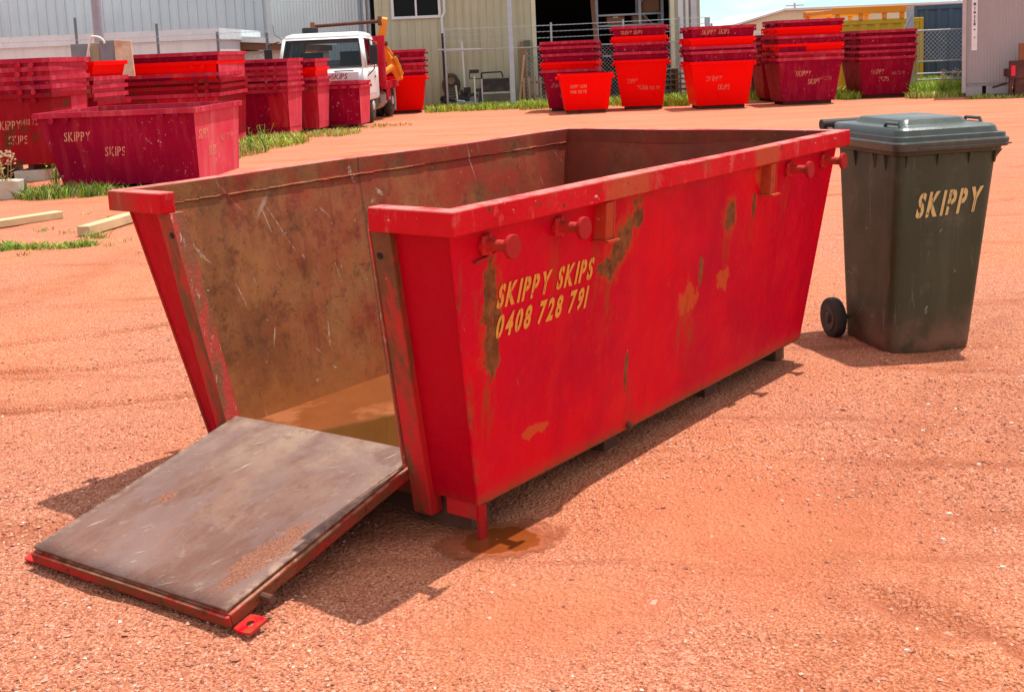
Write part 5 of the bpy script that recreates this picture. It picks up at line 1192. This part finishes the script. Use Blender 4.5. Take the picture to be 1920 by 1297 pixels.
def fences():
    yF = 31.6
    Fn = empty('wire_fence', (0, yF, 0), 0, 'chain wire fence with barbed strands in front of the beige shed', 'fence')
    x0, x1 = -1.62, 5.35
    posts = [at(835, 100, yF).x, at(1035, 100, yF).x, at(1170, 100, yF).x, at(1275, 100, yF).x]
    for x in posts: MB().tube((x, 0, 0), (x, 0, 2.14), .028, 8).build('post', M_GALV, Fn)
    rl = MB(); rl.tube((x0, 0, 1.52), (x1, 0, 1.50), .016, 6); rl.tube((x0, 0, .10), (x1, 0, .10), .010, 6); rl.build('rail', M_GALV, Fn)
    b = MB()
    for z in (1.76, 1.92, 2.08): barbed(b, (x0, 0, z), (x1, 0, z + .02), .0065, 60)
    b.build('barbed_wire', M_GALV, Fn)
    c = MB(); chain(c, .55, x1, .1, 1.5, 0.02, .10, .0045); c.build('chain_mesh', M_GALV, Fn)
    # tall grey lamp pole
    p = at(963, 198, 31.0); q = at(956, 0, 31.0)
    Lp = empty('steel_pole', (p.x, p.y, 0), 0, 'blue grey square steel pole in front of the beige shed', 'pole')
    MB().bx((-.06, -.06, 0), (.06, .06, 4.4)).build('shaft', M_POLE, Lp, bevel=.01); MB().bx((-.13, -.13, 0), (.13, .13, .03)).build('base_plate', M_GALV, Lp)
    # left fence before the annex
    yL = 26.6
    Fl = empty('wire_fence', (0, yL, 0), 0, 'dark post wire fence in front of the pale annex', 'fence')
    for px, py in ((140, 34), (293, 45), (407, 60), (500, 62)):
        t = at(px, py, yL); MB().tube((t.x, 0, 0), (t.x, 0, t.z), .032, 8).build('post', plain('dark_post', (.13, .16, .18), .5), Fl)
    b = MB(); xa, xb = at(-40, 50, yL).x, at(505, 60, yL).x
    for z in (1.98, 2.12): barbed(b, (xa, -.03, z), (xb, -.03, z), .005, 60)
    b.build('barbed_wire', M_GALV, Fl)
    c = MB(); chain(c, xa, xb, .1, 1.62, 0.0, .12, .004); c.build('chain_mesh', M_GALV, Fl)
    # pipe gate before the blue container
    yG = 27.9; Gt = empty('pipe_gate', (0, yG, 0), 0, 'galvanised pipe gate with wire mesh before the blue container', 'gate')
    x0, x1 = at(1718, 100, yG).x, at(1830, 100, yG).x
    m = MB()
    for z in (.35, .50, .78, 1.50): m.tube((x0, 0, z), (x1, 0, z), .018, 8)
    m.build('rail', M_GALV, Gt)
    for x in (x0, x1): MB().tube((x, 0, .05), (x, 0, 1.52), .022, 8).build('stile', M_GALV, Gt)
    c = MB(); chain(c, x0, x1, .79, 1.49, .02, .10, .0045); c.build('chain_mesh', M_GALV, Gt)
    gp = MB(); t = at(1708, 14, yG + .1); gp.box((t.x, yG + .15, t.z / 2), (.13, .13, t.z)); gp = gp.build('gate_post', M_POLE); tag(gp, 'thick grey gate post beside the blue container', 'post')
    br = MB(); br.tube((t.x, yG + .05, t.z - .15), (t.x - .55, yG + .02, .9), .012, 6); b2 = br.build('stay', M_GALV, gp)
    # little grey posts right of the shed
    for i, (px, py, w) in enumerate(((1326, 33, .07), (1334, 44, .03))):
        t = at(px, py, 30.2); o = MB().tube((t.x, 30.2, 0), (t.x, 30.2, t.z), w, 8); tag(o.build('fence_post', M_POLE), ['thick grey post top against the sky right of the shed', 'thin grey post beside the thicker one'][i], 'post')
    # overhead wires
    w = MB(); a, b_ = at(1730, 22, 60), at(1830, -8, 60); w.tube(a, b_, .02, 5); tag(w.build('overhead_cable', plain('cable_grey', (.3, .32, .35), .5)), 'thin overhead cable slanting above the blue container', 'cable')
fences()
def meter_pole():
    y = 19.75
    p = at(186, 60, y); Pm = empty('power_pole', (p.x, y, 0), 0, 'tall grey power pole carrying meter boxes at the left', 'power pole')
    MB().tube((0, 0, 0), (-.02, 0, 5.0), .085, 14, .075).build('pole', plain('pole_mauve_grey', (.30, .29, .33), .6), Pm)
    gm = plain('cabinet_grey', (.20, .21, .22), .5, dirt=(.3, .2, .14), dirt_amt=.3); bm_ = plain('cabinet_inner', (.42, .33, .22), .7)
    rsty = plain('rusted_door', (.66, .46, .30), .6, 0, .3, 4, dirt=(.42, .14, .04), dirt_amt=.9)
    # box with its door swung open to the left
    z0, z1 = at(160, 120, y).z, at(160, 82, y).z
    xa, xb, xc = at(134, 100, y - .28).x - p.x, at(168, 100, y - .25).x - p.x, at(186, 100, y - .2).x - p.x
    MB().bx((xb, -.24, z0), (xc + .02, -.06, z1)).build('meter_box', bm_, Pm, bevel=.006)
    MB().bx((xa, -.30, z0 - .02), (xb - .004, -.27, z1 - .01)).build('box_door', gm, Pm, bevel=.005)
    xd, xe = at(188, 100, y - .3).x - p.x, at(219, 100, y - .3).x - p.x
    zb2 = at(200, 77, y).z
    MB().bx((xd, -.32, z0 - .05), (xe, -.06, zb2)).build('meter_box', gm, Pm, bevel=.006)
    xf = at(247, 100, y - .4).x - p.x; zl = at(240, 144, y - .4).z
    MB().hexa([(xe + .01, -.42, zl + .02), (xf + .02, -.40, zl), (xf + .02, -.37, zl), (xe + .01, -.39, zl + .02), (xe - .02, -.33, zb2 + .0), (xf - .03, -.31, zb2 - .02), (xf - .03, -.28, zb2 - .02), (xe - .02, -.30, zb2 + .0)]).build('rusty_door', rsty, Pm, bevel=.004)
    cd_ = MB(); pts = []
    for k in range(13):
        a = math.pi * k / 12; pts.append((.05 + .16 * -math.cos(a) - .02, -.36, zb2 - .05 + .12 * math.sin(a) - (0 if k > 5 else (5 - k) * .09)))
    cd_.path(pts, .018, 8); cd_.build('conduit', plain('white_conduit', (.75, .66, .58), .5), Pm)
meter_pole()

# ------------------------------------------------------------------ things lying about
conc = plain('pale_concrete', (.52, .46, .36), .9, 0, .15, 8, dirt=(.4, .22, .12), dirt_amt=.5, bump=.003)
def block(px, py, w, d, h, rz, label):
    p = G(px, py); o = MB().box((0, 0, h / 2 - .01), (w, d, h)).build('concrete_block', conc, bevel=.012); o.location = (p.x, p.y + d / 2, 0); o.rotation_euler = (0, 0, rz)
    tag(o, label, 'block', 'concrete blocks under the left stack')
block(6, 374, .36, .3, .22, R(4), 'pale concrete block lying in weeds at the left edge')
for i, (x, lab) in enumerate(((-7.2, 'flat concrete block under the left side of the edge stack'), (-6.42, 'flat concrete block under the right side of the edge stack'))):
    o = MB().bx((x - .3, 15.98, -.01), (x + .12, 17.2, .138)).build('concrete_block', conc, bevel=.01); tag(o, lab, 'block', 'concrete blocks under the left stack')
tim = plain('weathered_timber', (.55, .40, .22), .8, 0, .25, 6, dirt=(.4, .2, .1), dirt_amt=.5, bump=.002)
def beam_on_ground(p0, p1, w, h, label):
    a, b = G(*p0), G(*p1); d = (b - a).normalized(); n = Vector((-d.y, d.x, 0)) * w
    o = MB().hexa([a, b, b + n, a + n, a + Vector((0, 0, h)), b + Vector((0, 0, h)), b + n + Vector((0, 0, h)), a + n + Vector((0, 0, h))]).build('timber_beam', tim, bevel=.006)
    tag(o, label, 'timber beam', 'timber beams on the dirt')
beam_on_ground((168, 442), (300, 402), .12, .085, 'short pale timber beam lying behind the left end of the skip')
beam_on_ground((-60, 437), (120, 409), .14, .07, 'grey brown timber beam lying near the left edge')

def clutter():
    Y0 = 32.05
    X = lambda px: at(px, 170, Y0).x
    Z = lambda px, py: at(px, py, Y0).z
    blk = plain('junk_black', (.02, .02, .02), .6, dirt=(.18, .12, .08), dirt_amt=.5); hose = plain('hose_brown', (.17, .13, .08), .7, dirt=(.08, .06, .04), dirt_amt=.6)
    # hose coil on the wall
    o = empty('hose_reel', (X(846), 32.30, Z(846, 152)), 0, 'brown coiled hose on a round reel hung on the beige wall', 'hose reel')
    h = MB(); h.lathe([(.06, -.10), (.09, -.11), (.09, -.06), (.18, -.05), (.20, -.08), (.20, -.02)], (0, 0, 0), 'Y', 24); h.build('reel_plate', hose, o, auto=40)
    c = MB()
    for k in range(6):
        rr_ = .13 + .022 * k; pts = [(rr_ * math.cos(t / 20 * 6.283), -.06 - .006 * (k % 3), rr_ * math.sin(t / 20 * 6.283) * (1.0 if math.sin(t / 20 * 6.283) > 0 else 1.0 + .10 * k) - .02 * k) for t in range(21)]
        c.path(pts, .016, 6)
    c.build('hose', plain('hose_dark', (.07, .055, .04), .6), o)
    # white pipe post
    o = empty('pipe_post', (X(873), 32.1, 0), 0, 'slim white pipe post with cross rail before the beige wall', 'post')
    MB().tube((0, 0, 0), (-.04, 0, Z(872, 77)), .028, 8).build('post', M_TRIM, o); MB().tube((X(825) - X(873), -.03, Z(830, 93)), (X(907) - X(873), -.03, Z(905, 92)), .016, 6).build('rail', M_TRIM, o)
    # pole tool
    o = empty('pole_pruner', (X(891), 31.75, 0), R(0), 'white pole tool with black head standing on end', 'tool')
    MB().tube((0, 0, 0), (.0, .05, Z(891, 142)), .024, 8).build('shaft', M_TRIM, o); MB().box((0, .05, Z(891, 134)), (.26, .08, .10)).build('head', blk, o, bevel=.01)
    MB().path([(-.12, .05, Z(891, 136)), (-.13, .06, Z(891, 147)), (.2, .07, Z(891, 148))], .014, 6).build('guard', blk, o)
    # steel bench frame
    o = empty('steel_bench', (X(931), 32.0, 0), 0, 'grey steel bench frame with black top loaded with junk', 'bench')
    w = (X(960) - X(907)) / 2; zt = Z(930, 147)
    for x in (-w, w):
        for yy in (-.18, .18): MB().bx((x - .02, yy - .02, 0), (x + .02, yy + .02, zt)).build('leg', M_GALV, o)
    MB().bx((-w + .02, -.2, zt - .34), (w - .02, .2, zt - .005)).build('drawer_box', blk, o, bevel=.01)
    MB().bx((-w + .02, -.215, zt - .40), (w - .02, -.185, zt - .36)).build('rail', M_GALV, o)
    MB().path([(-w, -.1, zt), (-w, -.1, zt + .16), (w * .4, -.1, zt + .17), (w * .5, -.1, zt + .02)], .022, 8).build('pipe_bend', blk, o)
    # engine parts pile
    for i, (px, w_, h_, lab) in enumerate(((838, .34, .30, 'black engine block lying on the grass under the hose reel'), (880, .62, .50, 'black mower body standing between the hose reel and bench'))):
        o = empty('machine_part', (X(px) + .02, 31.95, 0), rnd.uniform(-.3, .3), lab, 'machine part')
        b = MB().bx((-w_ / 2, -.15, .02), (w_ / 2, .15, h_ * .55)).build('housing', blk, o, bevel=.03)
        f = MB()
        for k in range(9): f.box((-w_ / 2 + w_ * k / 8, rnd.uniform(-.12, .12), h_ * rnd.uniform(.5, .9)), (rnd.uniform(.05, .14), rnd.uniform(.05, .2), rnd.uniform(.05, .2)), rnd.uniform(0, 3))
        f.build('fins', blk, o, bevel=.01)
        MB().lathe([(.02, -.18), (h_ * .26, -.17), (h_ * .26, -.14), (.03, -.13)], (w_ * .2, 0, h_ * .32), 'Y', 18).build('pulley', plain('pulley_grey', (.18, .18, .19), .5), o, auto=40)
    o = MB(); o.hexa([(-.18, -.12, 0), (.18, -.12, 0), (.18, .12, 0), (-.18, .12, 0), (-.22, -.15, .16), (.22, -.15, .16), (.22, .15, .16), (-.22, .15, .16)])
    t = o.build('plastic_tub', plain('tub_bluegrey', (.22, .30, .30), .5), bevel=.01); t.location = (X(872), 31.55, 0); tag(t, 'blue grey plastic tub on the grass in front of the machine parts', 'tub')
    pp_ = MB().path([(X(856), 31.7, Z(856, 160)), (X(858), 31.68, Z(858, 188)), (X(872), 31.6, .17)], .022, 8); tag(pp_.build('drain_pipe', M_TRIM), 'bent white pipe running into the plastic tub', 'pipe')
    # planks leaning on the wall
    wood = plain('brown_planks', (.23, .13, .075), .85, dirt=(.1, .06, .04), dirt_amt=.6); wood2 = plain('pale_stick', (.42, .28, .15), .8)
    for i, (pb, pt, yb, wd, m, lab) in enumerate((((983, 200), (982, 78), 31.85, .11, wood, 'wide dark brown plank leaning on the wall by the doorway'), ((974, 200), (985, 84), 31.72, .03, wood2, 'thin pale stick leaning in front of the dark planks'), ((990, 200), (988, 76), 31.92, .09, plain('green_plank', (.10, .11, .06), .8), 'mossy dark plank leaning beside the brown plank'))):
        b0 = at(*pb, yb).x; t0 = at(*pt, 32.3); 
        o = MB().hexa([(b0 - wd, yb, 0), (b0 + wd, yb, 0), (b0 + wd, yb + .04, 0), (b0 - wd, yb + .04, 0), (t0.x - wd, 32.38, t0.z), (t0.x + wd, 32.38, t0.z), (t0.x + wd, 32.42, t0.z), (t0.x - wd, 32.42, t0.z)]).build('plank', m)
        tag(o, lab, 'plank', 'planks leaning on the wall')
    pa = empty('wooden_pallet', (X(1003), 31.7, 0), 0, 'slatted timber rack standing on edge beside the doorway', 'pallet')
    for k in range(5): MB().bx((-.30 + .15 * k - .03, 0, .02), (-.30 + .15 * k + .03, .03, .72)).build('slat', wood2, pa)
    for z in (.18, .55): MB().bx((-.36, .031, z), (.36, .08, z + .06)).build('rail', wood, pa)
    # pallets and crates in front of the doorway's right side
    for i, (px, yy, n, lab) in enumerate(((1265, 31.0, 6, 'pile of old pallets between the stacks right of the doorway'), (1440, 29.6, 5, 'pile of old pallets behind the gap between right stacks'))):
        o = empty('pallet_pile', (at(px, 150, yy).x, yy, 0), 0, lab, 'pallets')
        for k in range(n):
            m = MB(); z = .02 + .135 * k
            for q in range(5): m.bx((-.5, -.4 + .2 * q - .05, z + .10), (.5, -.4 + .2 * q + .05, z + .12))
            for q in (-.45, 0, .45): m.bx((q - .04, -.4, z), (q + .04, .4, z + .099))
            m.build('pallet', plain('pallet_wood', (.14, .09, .06), .85, dirt=(.3, .2, .13), dirt_amt=.5), o)
clutter()

# ------------------------------------------------------------------ grass and weeds
def leafmat(name, col, col2):
    s = Sh(name); c = s.mix(s.noise(s.pos, 6, 4, .6), col, col2); s.b.inputs['Subsurface Weight'].default_value = 0
    return s.out(c, .6, spec=.3)
M_GR = [leafmat('grass_green', (.16, .30, .02), (.24, .40, .03)), leafmat('grass_lime', (.34, .50, .03), (.44, .52, .06)), leafmat('grass_straw', (.45, .36, .13), (.38, .28, .12)), leafmat('grass_dark', (.035, .09, .018), (.06, .13, .03))]
GV, GF, GM = [], [], []
def blade(p, h, w, lean, mi):
    a = rnd.uniform(0, 6.283); d = Vector((math.cos(a), math.sin(a), 0)); l = Vector((rnd.gauss(0, 1), rnd.gauss(0, 1), 0)) * lean * h
    o = len(GV); b = Vector(p)
    GV.extend([tuple(b - d * w), tuple(b + d * w), tuple(b + l * .35 + Vector((0, 0, h * .6)) + d * w * .7), tuple(b + l * .35 + Vector((0, 0, h * .6)) - d * w * .7), tuple(b + l + Vector((0, 0, h)))])
    GF.extend([(o, o + 1, o + 2, o + 3), (o + 3, o + 2, o + 4)]); GM.extend([mi, mi])
def patch(x0, x1, y0, y1, n, h, mats, w=.006, lean=.5, round_=True, clump=1.6):
    for _ in range(n):
        for _t in range(20):
            u, v = rnd.random(), rnd.random()
            if round_ and (2 * u - 1) ** 2 + (2 * v - 1) ** 2 > 1 - .3 * rnd.random(): continue
            x, y = x0 + (x1 - x0) * u, y0 + (y1 - y0) * v
            if math.sin(x * 5 * clump + 1.3 * math.sin(y * 4)) * math.sin(y * 3.3 * clump + x) + rnd.uniform(-.9, .9) > -.35: break
        blade((x, y, -.01), h * rnd.uniform(.4, 1.2), w * rnd.uniform(.6, 1.3), lean, rnd.choices(range(4), mats)[0])
a, b = G(60, 372), G(215, 345)
patch(a.x - .3, a.x + 1.0, 13.55, 14.25, 1000, .15, (5, 1, 2.5, 4), .007)
patch(-5.9, -3.9, 13.6, 14.05, 650, .10, (5, 1, 2, 3), .007)
p = G(105, 462); patch(p.x - .35, p.x + .38, p.y - .18, p.y + .16, 700, .055, (6, 1, 1, 2), .005, .8)
p = G(0, 465); patch(p.x - .4, p.x + .22, p.y - .3, p.y + .2, 600, .06, (6, 1, 1, 2), .005, .8)
p = G(172, 445); patch(p.x - .1, p.x + .15, p.y - .08, p.y + .04, 80, .09, (4, 1, 3, 1), .004, .8)
for k in range(9):
    p = G(rnd.uniform(20, 330), rnd.uniform(395, 480)); patch(p.x - .08, p.x + .08, p.y - .06, p.y + .06, 18, .05, (3, 1, 5, 1), .004, .9)
# beside the row of stacks
patch(-4.75, -3.95, 18.0, 20.8, 700, .15, (2, 2, 6, .5), .008); patch(-4.95, -3.55, 19.6, 22.6, 1900, .16, (3, 6, 3.5, .5), .009)
patch(-3.95, -2.85, 22.2, 24.2, 900, .09, (1, 3, 5, 0), .008); patch(-3.4, -1.9, 24.4, 25.6, 260, .07, (1, 2, 5, 0), .008)
# strip along the shed
patch(-2.1, 1.2, 29.6, 32.3, 3600, .17, (5, 6, 2, 1), .011, .45, False); patch(.3, 5.2, 28.9, 31.4, 4200, .20, (6, 6, 1, 1), .011, .4, False)
patch(2.15, 2.35, 28.0, 29.6, 260, .22, (6, 6, .6, 1), .01, .4, False); patch(3.5, 4.3, 27.8, 29.5, 1500, .26, (6, 6, .6, 1), .011, .4, False); patch(5.2, 8.2, 28.7, 30.2, 3000, .24, (5, 6, 1, 1), .011, .4, False)
patch(7.3, 8.2, 27.3, 28.6, 900, .2, (5, 6, 1, 1), .01, .4, False)
patch(9.4, 11.2, 27.0, 31.3, 7000, .34, (4, 7, 2, .5), .011, .45, False); patch(9.0, 10.4, 26.3, 27.4, 1500, .15, (2, 4, 5, .5), .01); patch(9.9, 11.6, 25.2, 26.1, 1100, .09, (2, 2, 4, 2), .01)
me = bpy.data.meshes.new('grass'); me.from_pydata(GV, [], GF); me.update()
for m in M_GR: me.materials.append(m)
me.polygons.foreach_set('material_index', GM)
tag(link('grass', me), 'patches of short green and straw grass along skips, fence and shed', 'grass', kind='stuff')
def weed(x, y, h, n, label, mi, flower=False):
    W_ = empty('weed', (x, y, 0), rnd.uniform(0, 6), label, 'plant', 'weeds in the dirt yard')
    st = MB(); lf = MB(); fl = MB()
    for k in range(n):
        t = Vector((rnd.gauss(0, .22) * h, rnd.gauss(0, .22) * h, h * rnd.uniform(.6, 1.05))); b0 = Vector((rnd.uniform(-.03, .03), rnd.uniform(-.03, .03), -.01)); m1 = b0.lerp(t, .5) + Vector((0, 0, .04 * h))
        st.path([b0, m1, t], .004, 5)
        for j in range(9):
            u = .2 + .75 * j / 8; c = b0.lerp(m1, u * 2) if u < .5 else m1.lerp(t, u * 2 - 1); an = rnd.uniform(0, 6.28); d = Vector((math.cos(an), math.sin(an), rnd.uniform(-.1, .6))); s_ = Vector((-math.sin(an), math.cos(an), 0)) * .014
            ln = rnd.uniform(.05, .10)
            lf.add([c, c + d * ln * .5 + s_, c + d * ln, c + d * ln * .5 - s_], [(0, 1, 2, 3)])
        if flower:
            for j in range(10):
                c = t + Vector((rnd.gauss(0, .025), rnd.gauss(0, .025), rnd.gauss(0, .04))); fl.box(c, (.018, .018, .018), rnd.random())
    st.build('stem', M_GR[2] if flower else M_GR[0], W_); lf.build('leaves', M_GR[mi], W_)
    if flower: fl.build('seed_heads', plain('seed_cream', (.62, .48, .32), .8), W_)
q = G(18, 372); weed(q.x, q.y, .58, 7, 'tall seeding weed with pale heads at the left edge', 2, True)
q = G(100, 352); weed(q.x, q.y + .1, .36, 9, 'bushy bright green weed under the corner of the edge stack', 1)
for i, (px, py, h) in enumerate(((443, 292, .30), (470, 290, .42), (497, 285, .46))):
    q = G(px, py); weed(q.x, q.y, h, 6, ['short dark spiky weed beside the single crimson skip', 'middle dark spiky weed of the three by the stacks', 'tallest dark spiky weed at the edge of the lime grass'][i], 3)
q = at(1775, 160, 27.2); weed(q.x, 27.2, .55, 8, 'feathery pale weed growing through the grass at the gate', 1, True)
# scattered pale stone chips on the near dirt
chip = plain('pale_stone', (.70, .54, .42), .8)
cs = MB(); 
spots = [(1835, 869), (1780, 962), (1768, 1012), (1880, 1061), (1740, 755), (1700, 1220), (1730, 808)]
for i, (px, py) in enumerate(spots):
    q = G(px, py); zc = float(height(np.array([q.x]), np.array([q.y]))[0]) + .002; sz = rnd.uniform(.005, .009); o = len(cs.v); n = 7
    cs.rings([[(q.x + sz * 1.6 * math.cos(6.283 * k / n) * rnd.uniform(.7, 1.2), q.y + sz * math.sin(6.283 * k / n) * rnd.uniform(.7, 1.2), zc - .004) for k in range(n)], [(q.x + sz * 1.1 * math.cos(6.283 * k / n), q.y + sz * .7 * math.sin(6.283 * k / n), zc + .004) for k in range(n)]])
tag(cs.build('stone_chips', chip), 'pale stone chips scattered on the near dirt', 'stones', kind='stuff')
